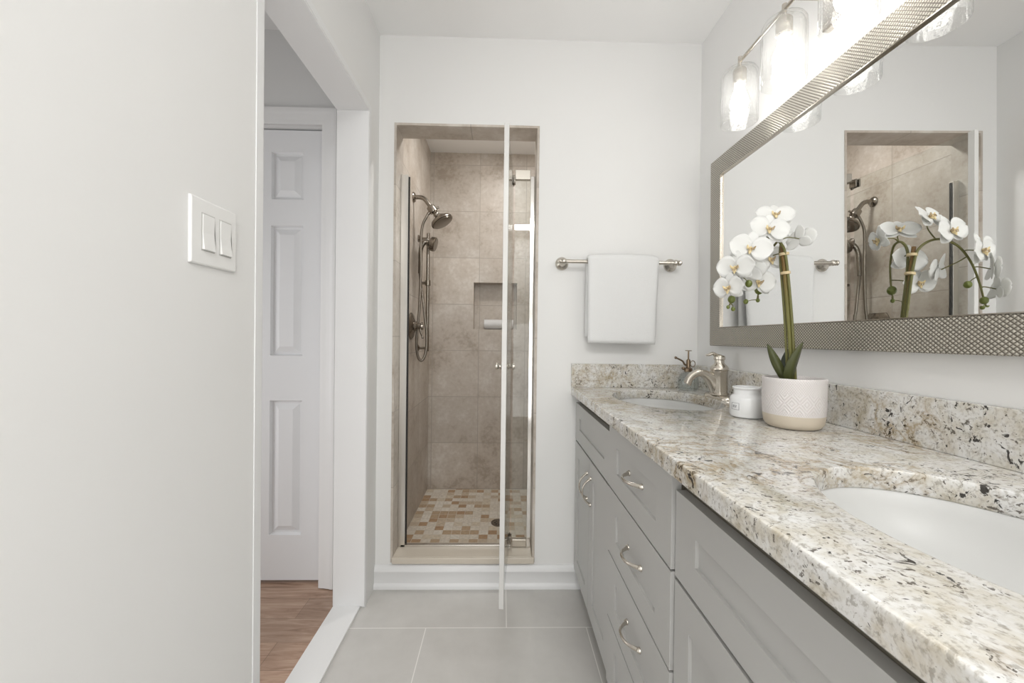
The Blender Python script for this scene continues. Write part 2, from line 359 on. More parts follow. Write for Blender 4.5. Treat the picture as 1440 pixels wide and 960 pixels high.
def sweep(bm, pts, r, seg=10, ref=None, mi=0):
    """tube along pts; r is a number, a list of radii, or a list of (ru, rv) pairs about the reference direction"""
    P = [Vector(p) for p in pts]; n = len(P)
    if isinstance(r, (int, float)): r = [r]*n
    if len(r) != n:
        if isinstance(r[0], tuple):
            a = interp([q[0] for q in r], n); b = interp([q[1] for q in r], n); r = list(zip(a, b))
        else: r = interp(r, n)
    rings = []; u = None
    for i in range(n):
        t = (P[min(i+1, n-1)]-P[max(i-1, 0)]).normalized()
        if ref is not None: u = Vector(ref); u = (u-t*u.dot(t)).normalized()
        elif u is None: u, _ = frame_for(t)
        else: u = (u-t*u.dot(t)).normalized()
        v = t.cross(u)
        ru, rv = r[i] if isinstance(r[i], tuple) else (r[i], r[i])
        rings.append([bm.verts.new(P[i]+u*(ru*math.cos(2*PI*k/seg))+v*(rv*math.sin(2*PI*k/seg))) for k in range(seg)])
    for a, b in zip(rings, rings[1:]):
        for k in range(seg):
            f = bm.faces.new((a[k], a[(k+1) % seg], b[(k+1) % seg], b[k])); f.material_index = mi
    bm.faces.new(rings[0][::-1]).material_index = mi; bm.faces.new(rings[-1]).material_index = mi
    return bm
def lathe(bm, prof, seg=32, mat=None, cap=True, mi=0, phase=0.0):
    """profile of (r, h) about local Z, placed by a 4x4 matrix"""
    mat = mat or Matrix.Identity(4); rings = []
    for r, h in prof:
        if r <= 1e-6: rings.append([bm.verts.new(mat @ Vector((0, 0, h)))])
        else: rings.append([bm.verts.new(mat @ Vector((r*math.cos(2*PI*k/seg+phase), r*math.sin(2*PI*k/seg+phase), h))) for k in range(seg)])
    for a, b in zip(rings, rings[1:]):
        if len(a) == 1 and len(b) == 1: continue
        for k in range(seg):
            k2 = (k+1) % seg
            if len(a) == 1: f = bm.faces.new((a[0], b[k2], b[k]))
            elif len(b) == 1: f = bm.faces.new((a[k], a[k2], b[0]))
            else: f = bm.faces.new((a[k], a[k2], b[k2], b[k]))
            f.material_index = mi
    if cap:
        for rg, rev in ((rings[0], True), (rings[-1], False)):
            if len(rg) > 2: bm.faces.new(rg[::-1] if rev else rg).material_index = mi
    return bm
def place(loc, direction=(0, 0, 1), roll=0):
    d = Vector(direction).normalized()
    return Matrix.Translation(Vector(loc)) @ d.to_track_quat('Z', 'Y').to_matrix().to_4x4() @ Matrix.Rotation(roll, 4, 'Z')
def ball(bm, c, r, seg=14, scale=(1, 1, 1), rot=None, mi=0):
    n = 9; prof = [(r*math.sin(PI*i/n), -r*math.cos(PI*i/n)) for i in range(n+1)]; prof[0] = (0, -r); prof[-1] = (0, r)
    mt = Matrix.Translation(Vector(c)) @ (rot or Matrix.Identity(4)) @ Matrix.Diagonal((*scale, 1))
    return lathe(bm, prof, seg, mt, mi=mi)

# ================================================================== SETTING
XL, XR, YB, ZC = -0.5504, 0.872, 1.80, 2.421
YN, YS = -1.20, 2.94                     # near wall of the room, back wall of the shower
OX0, OX1, OZ0, OZ1 = -0.474, 0.143, 0.109, 2.031
JY0, JY1, HZ = 0.938, 1.665, 2.020       # doorway in the left wall
struct('floor', boxes((XL-0.02, XR, YN, YB, -0.05, 0.0)), M['floor'], 'light grey rectangular floor tiles with pale grout lines', 'floor')
struct('ceiling', boxes((XL-0.13, XR+0.1, YN, YB+0.12, ZC, ZC+0.08)), M['ceiling'], 'plain off-white bathroom ceiling', 'ceiling')
struct('wall_left', boxes((XL-0.126, XL, YN, JY0, 0, ZC), (XL-0.126, XL, JY1, YB, 0, ZC), (XL-0.126, XL, JY0, JY1, HZ, ZC)), M['wall'], 'white left wall with the open doorway', 'wall')
struct('wall_right', boxes((XR, XR+0.1, YN, YB+0.12, 0, ZC)), M['wall'], 'white right wall behind the mirror and vanity', 'wall')
T = 0.010
struct('wall_back', boxes((XL-0.126, OX0-T, YB, YB+0.12, 0, ZC), (OX1+T, XR, YB, YB+0.12, 0, ZC), (OX0-T, OX1+T, YB, YB+0.12, OZ1+T, ZC), (OX0-T, OX1+T, YB, YB+0.12, -0.02, OZ0)), M['wall'], 'white back wall around the shower opening', 'wall')
struct('wall_near', boxes((XL-0.126, XR+0.1, YN-0.1, YN, 0, ZC)), M['wall'], 'white wall behind the camera', 'wall')
# tile lining of the opening, curb, baseboard
bm = boxes((OX0-T, OX0, YB-0.002, YB+0.12, OZ0, OZ1+T), (OX1, OX1+T, YB-0.002, YB+0.12, OZ0, OZ1+T))
struct('trim_1', bm, M['tile_jamb'], 'beige tile lining on both sides of the shower opening', 'tile trim')
struct('trim_2', boxes((OX0, OX1, YB-0.002, YB+0.12, OZ1, OZ1+T)), M['tile_soffit'], 'beige tile lining over the shower opening', 'tile trim')
struct('trim_3', boxes((OX0, OX1, YB-0.003, YB+0.125, OZ0, OZ0+0.026), (OX0-0.0005, OX1+0.007, YB-0.0163, YB-0.0032, OZ0-0.0003, OZ0+0.0263)), M['curb'], 'beige stone sill under the shower glass', 'shower sill', bevel=0.003)
def extrude_profile(prof, x0, x1):       # prof: (depth from wall, z), runs along X on the back wall
    bm = bmesh.new(); a = [bm.verts.new((x0, YB-d, z)) for d, z in prof]; b = [bm.verts.new((x1, YB-d, z)) for d, z in prof]
    n = len(prof)
    for i in range(n): bm.faces.new((a[i], a[(i+1) % n], b[(i+1) % n], b[i]))
    bm.faces.new(a[::-1]); bm.faces.new(b); return bm
bp = [(0, 0), (0.022, 0), (0.022, 0.012), (0.018, 0.020), (0.013, 0.024), (0.013, 0.068), (0.016, 0.072), (0.016, 0.078), (0.011, 0.086), (0.010, 0.094), (0.005, 0.099), (0, 0.100)]
struct('baseboard_back', extrude_profile(bp, XL, 0.395), M['trim'], 'white moulded baseboard under the shower opening', 'baseboard', smooth='auto')
# doorway: jamb bead around the opening, saddle
b0, b1 = 0.024, 0.0025
struct('trim_4', boxes((XL, XL+b1, JY1-0.001, JY1+b0, 0, HZ+b0), (XL, XL+b1, JY0-b0, JY0+0.001, 0, HZ+b0), (XL, XL+b1, JY0, JY1, HZ-0.001, HZ+b0)), M['trim'], 'slim white bead around the doorway', 'door trim', bevel=0.001)
jx = XL-0.126
struct('trim_5', boxes((jx-0.001, XL+0.001, JY1-0.006, JY1, 0.008, HZ-0.006), (jx-0.001, XL+0.001, JY0, JY0+0.006, 0.008, HZ-0.006), (jx-0.001, XL+0.001, JY0, JY1, HZ-0.006, HZ)), M['trim'], 'flat white lining inside the doorway', 'door lining', bevel=0.001)
struct('trim_6', boxes((jx, XL-0.016, JY0, JY1, -0.01, 0.008)), M['saddle'], 'white stone saddle across the doorway floor', 'door sill', bevel=0.002)
# hall
HX0, HY0, HZC = -2.3, -0.3, 2.43
struct('floor_hall', boxes((HX0, jx, HY0, 1.90, -0.06, -0.004)), M['wood'], 'reddish brown laminate boards of the hall floor', 'floor')
struct('ceiling_hall', boxes((HX0, jx, HY0, 1.90, HZC, HZC+0.06)), M['hall_wall'], 'grey-white hall ceiling', 'ceiling')
struct('wall_hall_left', boxes((HX0-0.1, HX0, HY0, 1.90, 0, HZC)), M['hall_wall'], 'hall wall opposite the doorway', 'wall')
struct('wall_hall_near', boxes((HX0, jx, HY0-0.1, HY0, 0, HZC)), M['hall_wall'], 'near end wall of the hall', 'wall')
DXR, DXL, DZT = -0.795, -1.465, 2.022
struct('wall_hall_back', boxes((DXR, jx, 1.80, 1.90, 0, HZC), (HX0, DXL, 1.80, 1.90, 0, HZC), (DXL, DXR, 1.80, 1.90, DZT, HZC)), M['hall_wall'], 'far hall wall around the closet door', 'wall')
def casing():
    bm = bmesh.new(); w = 0.066; prof = [(0, 0.019), (0.010, 0.019), (0.018, 0.015), (0.030, 0.013), (0.042, 0.010), (0.052, 0.010), (w, 0.007)]
    # (distance outward from the opening edge, thickness); three mitred runs
    def ring(px, pz, sx, sz): return [(px+sx*(w-d), 1.80-t, pz+sz*(w-d)) for d, t in prof]
    loops = [[(DXR+(w-d), 1.80-t, 0.0) for d, t in prof], [(DXR+(w-d), 1.80-t, DZT+(w-d)) for d, t in prof],
             [(DXL-(w-d), 1.80-t, DZT+(w-d)) for d, t in prof], [(DXL-(w-d), 1.80-t, 0.0) for d, t in prof]]
    V = [[bm.verts.new(p) for p in l] for l in loops]
    for a, b in zip(V, V[1:]):
        for i in range(len(prof)-1): bm.faces.new((a[i], a[i+1], b[i+1], b[i]))
    # inner and outer returns back to the wall
    def back(l): return [bm.verts.new((q.co.x, 1.802, q.co.z)) for q in (l[0], l[-1])]
    B = [back(l) for l in V]
    for a, b, va, vb in zip(B, B[1:], V, V[1:]):
        bm.faces.new((a[0], va[0], vb[0], b[0])); bm.faces.new((va[-1], a[1], b[1], vb[-1]))
    return bm
struct('trim_7', casing(), M['trim'], 'white moulded casing around the closet door', 'door casing', smooth='auto')
def bifold_leaf(x0, x1):
    bm = bmesh.new(); yf = 1.835; z0, z1 = 0.010, DZT-0.008; g = 0.014
    panels = [(1.7085, 1.9187), (1.014, 1.5926), (0.2124, 0.8142)]
    px0, px1 = x0+(x1-x0)*0.285, x1-(x1-x0)*0.285
    xs = [x0, px0, px1, x1]; zs = [z0]
    for a, b in reversed(panels): zs += [a, b]
    zs.append(z1)
    gv = {}
    def V(i, k):
        if (i, k) not in gv: gv[(i, k)] = bm.verts.new((xs[i], yf, zs[k]))
        return gv[(i, k)]
    for i in range(3):
        for k in range(len(zs)-1):
            if i == 1 and k % 2 == 1:
                o = [V(1, k), V(2, k), V(2, k+1), V(1, k+1)]
                def ins(d, y): return [bm.verts.new((px0+d, y, zs[k]+d)), bm.verts.new((px1-d, y, zs[k]+d)), bm.verts.new((px1-d, y, zs[k+1]-d)), bm.verts.new((px0+d, y, zs[k+1]-d))]
                rings = [o, ins(0.006, yf+g), ins(0.014, yf+g), ins(0.040, yf+0.001)]
                for a, b in zip(rings, rings[1:]):
                    for j in range(4): bm.faces.new((a[j], a[(j+1) % 4], b[(j+1) % 4], b[j]))
                bm.faces.new(rings[-1])
            else: bm.faces.new((V(i, k), V(i+1, k), V(i+1, k+1), V(i, k+1)))
    bk = [bm.verts.new((x, yf+0.033, z)) for x, z in ((x0, z0), (x1, z0), (x1, z1), (x0, z1))]
    bm.faces.new(bk[::-1])
    kz = len(zs)-1
    for side in ([V(i, 0) for i in range(4)]+[bk[1], bk[0]], [V(3, k) for k in range(kz+1)]+[bk[2], bk[1]], [V(i, kz) for i in (3, 2, 1, 0)]+[bk[3], bk[2]], [V(0, k) for k in range(kz, -1, -1)]+[bk[0], bk[3]]):
        bm.faces.new(side)
    return bm
struct('door_1', bifold_leaf(-1.128, DXR-0.004), M['closet'], 'white panelled closet door leaf seen through the doorway', 'door')
struct('door_2', bifold_leaf(DXL+0.004, -1.131), M['closet'], 'second leaf of the white closet door, hinged to the seen one', 'door')
# shower cell
SX0, SX1, SZC = -0.530, 0.50, 2.43
struct('floor_shower', boxes((SX0, SX1, YB+0.12, YS, -0.04, 0.010)), M['mosaic'], 'cream and tan mosaic shower floor', 'floor')
struct('ceiling_shower', boxes((SX0-0.02, SX1+0.02, YB+0.12, YS+0.12, SZC, SZC+0.05)), M['ceiling'], 'white ceiling inside the shower', 'ceiling')
struct('wall_shower_left', boxes((SX0-0.015, SX0, YB+0.12, YS, 0, SZC)), M['tile_side'], 'beige tiled left shower wall', 'wall')
struct('wall_shower_right', boxes((SX1, SX1+0.015, YB+0.12, YS, 0, SZC)), M['tile_side'], 'beige tiled right shower wall', 'wall')
NX0, NX1, NZ0, NZ1 = -0.212, 0.100, 1.1665, 1.5027
nb = [(SX0, NX0, YS, YS+0.1, 0, SZC), (NX1, SX1, YS, YS+0.1, 0, SZC), (NX0, NX1, YS, YS+0.1, 0, NZ0), (NX0, NX1, YS, YS+0.1, NZ1, SZC), (NX0, NX1, YS+0.09, YS+0.1, NZ0, NZ1)]
struct('wall_shower_back', boxes(*nb), M['tile_back'], 'beige tiled back shower wall with a recessed niche', 'wall')

# ================================================================== SHOWER GLASS
FY = 1.890
t = thing('shower_enclosure', 'chrome shower frame with narrow fixed glass at right of the opening', 'shower frame', (0, FY, OZ0+0.026))
def L(*bs): return boxes(*bs)
z0 = 0.0; ztop = 1.832-(OZ0+0.026)
obj('wall_channel', L((OX0+0.0005, OX0+0.010, -0.005, 0.011, z0, ztop+0.02), (OX0+0.0101, OX0+0.0335, -0.010, 0.010, z0, ztop+0.015)), M['channel'], t, bevel=0.0008)
o = obj('strike_seal', L((OX0+0.0336, OX0+0.0400, -0.0035, 0.0025, z0+0.012, ztop+0.008)), M['black'], t); o['label'] = 'black magnetic strip'
obj('bottom_track', L((OX0+0.014, 0.046, -0.010, 0.010, z0, 0.010)), M['chrome'], t, bevel=0.001)
obj('wall_channel', L((0.121, OX1-0.001, -0.010, 0.010, z0, 1.852-(OZ0+0.026))), M['chrome'], t, bevel=0.0015)
obj('header_bracket', L((0.050, 0.1205, -0.013, 0.013, 1.837-(OZ0+0.026), 1.880-(OZ0+0.026))), M['nickel'], t, bevel=0.002)
obj('lower_bracket', L((0.054, 0.1205, -0.013, 0.013, z0+0.002, 0.036)), M['nickel'], t, bevel=0.002)
o = obj('fixed_glass', L((0.050, 0.1208, -0.003, 0.003, 0.0365, 1.8365-(OZ0+0.026))), M['glass'], t); o['label'] = 'narrow clear glass strip'
# the open door, swung out into the room
PV = Vector((0.040, 1.888, 0)); ED = Vector((0.006, 1.412, 0)); dv = ED-PV; dw = dv.length
door = thing('shower_door', 'clear glass shower door swung open towards the room', 'shower door', (PV.x, PV.y, 0.158))
door.rotation_euler.z = math.atan2(dv.y, dv.x)
dh = 1.848-0.158
obj('glass_panel', L((0.012, dw-0.0202, -0.004, 0.004, 0, dh)), M['glass'], door)
o = obj('edge_seal', L((dw-0.0200, dw, -0.0085, 0.0085, 0, dh)), M['seal'], door, bevel=0.001); o['label'] = 'whitish vinyl edge strip'
for zz, nm in ((dh-0.035, 'top'), (0.0, 'low')):
    bm = boxes((-0.004, 0.030, -0.012, -0.0042, zz, zz+0.035), (-0.004, 0.030, 0.0042, 0.012, zz, zz+0.035))
    lathe(bm, [(0.006, zz-0.006), (0.006, zz+0.041)], 12, Matrix.Translation((-0.001, 0, 0)))
    obj('hinge', bm, M['shower_nickel'], door, bevel=0.001)
for s in (-1, 1):
    bm = lathe(bmesh.new(), [(0.007, 0.0042), (0.007, 0.009), (0.0105, 0.011), (0.0115, 0.015), (0.0085, 0.020), (0.011, 0.026), (0.0125, 0.031), (0.011, 0.035), (0, 0.036)], 20, place((dw-0.055, 0, 1.003-0.158), (0, s, 0)))
    obj('knob', bm, M['nickel'], door, smooth='auto')

# ================================================================== SHOWER FITTINGS
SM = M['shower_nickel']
hx, hy = -0.365, 2.39
t = thing('showerhead', 'brushed nickel shower head on curved arm high on the left shower wall', 'shower head', (SX0, hy, 1.918))
bm = lathe(bmesh.new(), [(0.030, 0.0005), (0.030, 0.004), (0.024, 0.011), (0.013, 0.015), (0, 0.016)], 28, place((0, 0, 0), (1, 0, 0)))
obj('flange', bm, SM, t, smooth='auto')
arm = smooth_path([(0.010, 0, 0), (0.040, 0, 0.001), (0.064, 0, -0.008), (0.085, 0, -0.033), (0.104, 0, -0.060)], 6)
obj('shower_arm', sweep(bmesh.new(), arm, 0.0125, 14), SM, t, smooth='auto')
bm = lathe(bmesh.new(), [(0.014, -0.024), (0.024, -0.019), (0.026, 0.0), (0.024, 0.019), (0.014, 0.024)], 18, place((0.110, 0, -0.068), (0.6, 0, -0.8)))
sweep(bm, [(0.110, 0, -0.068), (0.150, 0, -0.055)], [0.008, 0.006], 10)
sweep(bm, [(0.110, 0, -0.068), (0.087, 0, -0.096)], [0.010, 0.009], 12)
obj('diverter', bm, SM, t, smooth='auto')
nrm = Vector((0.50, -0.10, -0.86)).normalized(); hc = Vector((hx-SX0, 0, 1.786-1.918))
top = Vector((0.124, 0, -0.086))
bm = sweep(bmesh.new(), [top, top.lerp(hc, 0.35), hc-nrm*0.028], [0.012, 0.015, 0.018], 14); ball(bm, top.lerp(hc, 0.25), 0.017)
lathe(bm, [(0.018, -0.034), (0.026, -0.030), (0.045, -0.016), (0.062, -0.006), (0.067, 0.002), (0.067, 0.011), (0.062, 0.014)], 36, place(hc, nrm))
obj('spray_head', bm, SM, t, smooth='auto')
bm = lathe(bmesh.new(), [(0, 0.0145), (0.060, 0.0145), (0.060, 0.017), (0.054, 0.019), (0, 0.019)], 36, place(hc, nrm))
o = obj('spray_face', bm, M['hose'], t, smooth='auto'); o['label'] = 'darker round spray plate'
# slide bar
by, bx = 2.54, -0.468
t = thing('slide_bar', 'vertical nickel slide bar fixed to the left shower wall', 'slide bar', (SX0, by, 1.0))
obj('bar', sweep(bmesh.new(), [(bx-SX0, 0, 0.018), (bx-SX0, 0, 0.748)], 0.0105, 14), SM, t, smooth='auto')
for zz in (0.715, 0.036):
    bm = lathe(bmesh.new(), [(0.022, 0.0005), (0.022, 0.006), (0.014, 0.012), (0.008, 0.016), (0.008, bx-SX0-0.009)], 18, place((0, 0, zz), (1, 0, 0)))
    obj('wall_mount', bm, SM, t, smooth='auto')
bm = lathe(bmesh.new(), [(0.0108, -0.018), (0.017, -0.016), (0.017, 0.016), (0.0108, 0.018)], 18, Matrix.Translation((bx-SX0, 0, 0.44)))
sweep(bm, [(bx-SX0-0.010, 0, 0.44), (bx-SX0-0.040, 0, 0.44)], 0.009, 10)
obj('slider', bm, SM, t, smooth='auto')
bm = lathe(bmesh.new(), [(0.0108, -0.018), (0.016, -0.016), (0.016, 0.016), (0.0108, 0.018)], 18, Matrix.Translation((bx-SX0, 0, 0.690)))
sweep(bm, [(bx-SX0, -0.012, 0.690), (bx-SX0+0.004, -0.046, 0.690)], [0.012, 0.014], 12)
obj('holder', bm, SM, t, smooth='auto')
# hand shower with hose
hs = Vector((-0.438, 2.478, 1.690))
t = thing('hand_shower', 'nickel hand shower with looped hose resting in the slide bar holder', 'hand shower', (-0.464, 2.478, 1.690))
bm = lathe(bmesh.new(), [(0.010, 0.012), (0.030, 0.016), (0.042, 0.028), (0.044, 0.050), (0.040, 0.054)], 28, place((0, -0.004, -0.012), (0.96, -0.05, -0.28)))
obj('spray_head', bm, SM, t, smooth='auto')
bm = lathe(bmesh.new(), [(0, 0.0545), (0.039, 0.0545), (0.039, 0.057), (0, 0.058)], 28, place((0, -0.004, -0.012), (0.96, -0.05, -0.28)))
o = obj('spray_face', bm, M['hose'], t, smooth='auto'); o['label'] = 'darker round spray plate'
hp = smooth_path([(0.016, -0.004, -0.016), (-0.012, -0.008, -0.012), (-0.032, -0.018, -0.055), (-0.034, -0.024, -0.130), (-0.036, -0.026, -0.205)], 5)
obj('handle', sweep(bmesh.new(), hp, [0.016, 0.015, 0.013, 0.0125, 0.011], 14), SM, t, smooth='auto')
def hl(px, py, Y=2.40):      # hose way-points were measured in the plane y = 2.40
    d = (px-720)/FPX*cr-(py-480)/FPX*cu+cf; k = Y/d.y; return Vector((d.x*k, Y, CAMZ+d.z*k))-Vector((-0.464, 2.478, 1.690))
pts = [Vector((-0.036, -0.026, -0.205)), hl(597, 440, 2.445), hl(600, 472, 2.44), hl(598.5, 496, 2.43), hl(592.5, 507, 2.42), hl(587, 498, 2.41), hl(586, 475, 2.40), hl(590, 430, 2.40), hl(592, 380, 2.40), hl(592, 340, 2.40), hl(594, 318, 2.395), Vector((0.010, -0.088, 0.112)), Vector((0.022, -0.088, 0.134))]
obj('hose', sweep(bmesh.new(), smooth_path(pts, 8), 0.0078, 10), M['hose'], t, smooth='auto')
# valve
t = thing('shower_valve', 'round nickel shower valve with lever on the left shower wall', 'shower valve', (SX0, 2.36, 1.168))
bm = lathe(bmesh.new(), [(0.078, 0.0005), (0.078, 0.005), (0.066, 0.013), (0.045, 0.017), (0.040, 0.021), (0.030, 0.022)], 40, place((0, 0, 0), (1, 0, 0)))
obj('escutcheon', bm, SM, t, smooth='auto')
bm = lathe(bmesh.new(), [(0.028, 0.0225), (0.027, 0.034), (0.018, 0.040), (0.017, 0.056), (0.022, 0.062), (0.020, 0.072), (0, 0.075)], 24, place((0, 0, 0), (1, 0, 0)))
sweep(bm, smooth_path([(0.056, -0.004, -0.012), (0.060, -0.010, -0.035), (0.072, -0.016, -0.062), (0.070, -0.018, -0.072)], 5), [0.009, 0.007, 0.0065, 0.005], 10)
obj('lever_handle', bm, SM, t, smooth='auto')
# drain and rolled washcloth
t = thing('shower_drain', 'round dark metal drain set in the shower mosaic', 'drain', (-0.006, 2.402, 0.010))
obj('rim', lathe(bmesh.new(), [(0.050, 0.0), (0.050, 0.003), (0.044, 0.004), (0.042, 0.002), (0.042, 0.0)], 32), SM, t, smooth='auto')
bm = lathe(bmesh.new(), [(0, 0.0012), (0.0415, 0.0012), (0.0415, 0.0022), (0, 0.0026)], 28)
for k in range(8):
    a = 2*PI*k/8; lathe(bm, [(0.0045, 0.0027), (0.0045, 0.0032), (0, 0.0033)], 8, Matrix.Translation((0.026*math.cos(a), 0.026*math.sin(a), 0)), mi=1)
obj('grate', bm, [SM, M['black']], t, smooth='auto')
def roll_cloth():
    bm = bmesh.new(); n = 90; turns = 3.1; L0 = 0.21
    prof = []
    for i in range(n+1):
        a = i/n*turns*2*PI; r = 0.006+0.031*i/n; prof.append((r*math.cos(a), r*math.sin(a)))
    th = 0.0075
    outs = [((r+th/2)/r) if r > 0 else 1 for r in [math.hypot(*p) for p in prof]]
    st = 14; rings = []
    for j in range(st+1):
        x = -L0/2+L0*j/st; e = 1.0
        ring = []
        for k, p in enumerate(prof): 
            w = 0.0016*noise.noise(Vector((x*30, p[0]*40, p[1]*40))); r = math.hypot(*p); s = (r+th/2-0.0006+w)/r; ring.append(bm.verts.new((x, p[0]*s, p[1]*s)))
        for p in reversed(prof):
            r = math.hypot(*p); s = max(r-th/2+0.0006, 0.001)/r; ring.append(bm.verts.new((x, p[0]*s, p[1]*s)))
        rings.append(ring)
    m = len(rings[0])
    for a, b in zip(rings, rings[1:]):
        for k in range(m): bm.faces.new((a[k], a[(k+1) % m], b[(k+1) % m], b[k]))
    for rg in (rings[0], rings[-1]):
        for k in range(n): bm.faces.new((rg[k], rg[k+1], rg[m-2-k], rg[m-1-k]))
    return bm
o = obj('rolled_washcloth', roll_cloth(), M['towel'], smooth='auto', loc=(-0.030, YS+0.041, NZ0+0.0405)); o.rotation_euler = (0.0, 0, 0.0)
tag(o, 'white rolled washcloth lying in the tiled shower niche', 'washcloth')

# ================================================================== TOWEL BAR AND TOWEL
TY = 1.738
t = thing('towel_bar', 'brushed nickel towel bar on the white wall right of the shower', 'towel bar', (0.5, YB, 1.436))
RX = (0.258-0.5, 0.742-0.5)
for x in RX:
    bm = lathe(bmesh.new(), [(0.029, 0.0005), (0.029, 0.004), (0.026, 0.010), (0.016, 0.017), (0.012, 0.022), (0.011, 0.050)], 30, place((x, 0, 0), (0, -1, 0)))
    ball(bm, (x, TY-YB, 0), 0.0135)
    obj('wall_post', bm, M['nickel'], t, smooth='auto')
bm = sweep(bmesh.new(), [(RX[0]-0.012, TY-YB, 0), (RX[1]+0.012, TY-YB, 0)], 0.0085, 16)
for s, x in ((-1, RX[0]), (1, RX[1])):
    lathe(bm, [(0.0105, 0.012), (0.012, 0.014), (0.012, 0.020), (0.007, 0.022), (0.006, 0.026), (0, 0.027)], 16, place((x, TY-YB, 0), (s, 0, 0)))
obj('bar', bm, M['nickel'], t, smooth='auto')
def hang_towel():
    bm = bmesh.new(); zb = 1.436; th = 0.011
    path = []                                     # centre line of the folded cloth, back hem -> over bar -> front hem
    R = 0.0095+th
    for i in range(14): path.append((TY+R+0.001, 1.115+(zb-1.115)*i/13))
    for i in range(1, 9): a = PI*i/9; path.append((TY+R*math.cos(a), zb+R*math.sin(a)))
    for i in range(26): path.append((TY-R, zb-(zb-1.088)*i/25))
    n = len(path); NX = 40; rings = []
    for j in range(NX+1):
        s = j/NX; ring_o = []; ring_i = []
        e = math.sqrt(max(0.0, 1-(abs(2*s-1))**14)) if 0 < j < NX else 0.15
        for k, (y, z) in enumerate(path):
            p0 = path[max(k-1, 0)]; p1 = path[min(k+1, n-1)]; ty, tz = p1[0]-p0[0], p1[1]-p0[1]; l = math.hypot(ty, tz); ny, nz = tz/l, -ty/l
            h = e*(th*(0.55 if k in (0, n-1) else 0.97))
            front = max(0.0, (zb-z)/0.36) if k > 20 else 0.0
            xa, xb = 0.358+0.004*front, 0.661-0.014*front
            x = xa+(xb-xa)*s
            wv = 0.0045*front*math.sin(s*9+z*5)+0.006*front*noise.noise(Vector((x*7, z*6, 1.3)))
            zz = z+(-0.005*front*front*(s-0.2) if k > 20 else 0)+(0.004*math.sin(s*PI) if 13 < k < 23 else 0)
            ring_o.append(Vector((x, y+ny*h-wv, zz+nz*h))); ring_i.append(Vector((x, y-ny*h*0.92-wv*0.6, zz-nz*h*0.92)))
        rings.append([bm.verts.new(p) for p in ring_o+ring_i[::-1]])
    m = len(rings[0])
    for a, b in zip(rings, rings[1:]):
        for k in range(m): bm.faces.new((a[k], a[(k+1) % m], b[(k+1) % m], b[k]))
    for rg in (rings[0], rings[-1]):
        for k in range(n-1): bm.faces.new((rg[k], rg[k+1], rg[m-2-k], rg[m-1-k]))
    return bm
tw = obj('hand_towel', hang_towel(), M['towel'], smooth=True); tag(tw, 'white terry hand towel folded over the towel bar', 'towel')

# ================================================================== LIGHT SWITCH
t = thing('light_switch', 'white double rocker light switch on the left wall', 'light switch', (XL, 0.7825, 1.2900))
bm = bmesh.new()
pw, ph = 0.0605, 0.0595
def rect(x, hw, hh): return [bm.verts.new((x, y, z)) for y, z in ((-hw, -hh), (hw, -hh), (hw, hh), (-hw, hh))]
rs = [rect(0.0003, pw, ph), rect(0.0042, pw, ph), rect(0.0062, pw-0.0022, ph-0.0022)]
for a, b in zip(rs, rs[1:]):
    for j in range(4): bm.faces.new((a[j], a[(j+1) % 4], b[(j+1) % 4], b[j]))
bm.faces.new(rs[-1]); bm.faces.new(rs[0][::-1])
obj('cover_plate', bm, M['plastic'], t, smooth='auto', bevel=0.0008)
for yy in (-0.0195, 0.0265):
    bm = bmesh.new(); hw, hh = 0.0150, 0.0320
    pr = [(0.0064, -hh), (0.0064, hh), (0.0085, hh), (0.0078, 0.0), (0.0112, -hh)]
    a = [bm.verts.new((x, yy-hw, z)) for x, z in pr]; b = [bm.verts.new((x, yy+hw, z)) for x, z in pr]
    for j in range(5): bm.faces.new((a[j], a[(j+1) % 5], b[(j+1) % 5], b[j]))
    bm.faces.new(a[::-1]); bm.faces.new(b)
    rk = obj('rocker', bm, M['plastic'], t, bevel=0.0008)
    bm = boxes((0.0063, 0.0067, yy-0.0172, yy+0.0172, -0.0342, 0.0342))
    obj('gap_shade_sheet', bm, simple('painted_gap_shade', (0.55, 0.54, 0.52), 0.6), rk)  # raised grey sheet round the rocker; gap shade is put into its colour

# ================================================================== VANITY
CX, CZ0, CZ1 = 0.307, 0.857, 0.893
def shaker(y0, y1, z0, z1, xf, th=0.019, sw=0.078, rw=0.056, dep=0.006):
    bm = bmesh.new()
    def rg(x, a, b, c, d): return [bm.verts.new((x, y, z)) for y, z in ((a, c), (b, c), (b, d), (a, d))]
    rings = [rg(xf+th, y0, y1, z0, z1), rg(xf, y0, y1, z0, z1), rg(xf, y0+sw, y1-sw, z0+rw, z1-rw), rg(xf+dep, y0+sw+0.0003, y1-sw-0.0003, z0+rw+0.0003, z1-rw-0.0003)]
    for a, b in zip(rings, rings[1:]):
        for j in range(4): bm.faces.new((a[j], a[(j+1) % 4], b[(j+1) % 4], b[j]))
    bm.faces.new(rings[0]); bm.faces.new(rings[-1]); return bm
def pull(bm, c, axis, xf):                      # arched pull: two flared feet and a bowed strap
    a = Vector(axis); c = Vector(c); ln = 0.048
    up = Vector((0, 0, 1)) if abs(a.z) < 0.5 else Vector((0, 1, 0))
    pts = []; rad = []
    for i in range(19):
        s = -1+2*i/18; o = 0.030*(1-abs(s)**2.6)
        pts.append(c+a*(ln*s)+Vector((-o-0.001, 0, 0)))
        w = 0.0042+0.0016*abs(s)**3; rad.append((w, 0.0032+0.0022*abs(s)**6))
    sweep(bm, pts, rad, 12, ref=up)
    for s in (-1, 1):
        lathe(bm, [(0.0075, 0.0002), (0.0075, 0.003), (0.0058, 0.006), (0.0045, 0.009), (0, 0.0095)], 14, place(c+a*(ln*s), (-1, 0, 0)))
    return bm
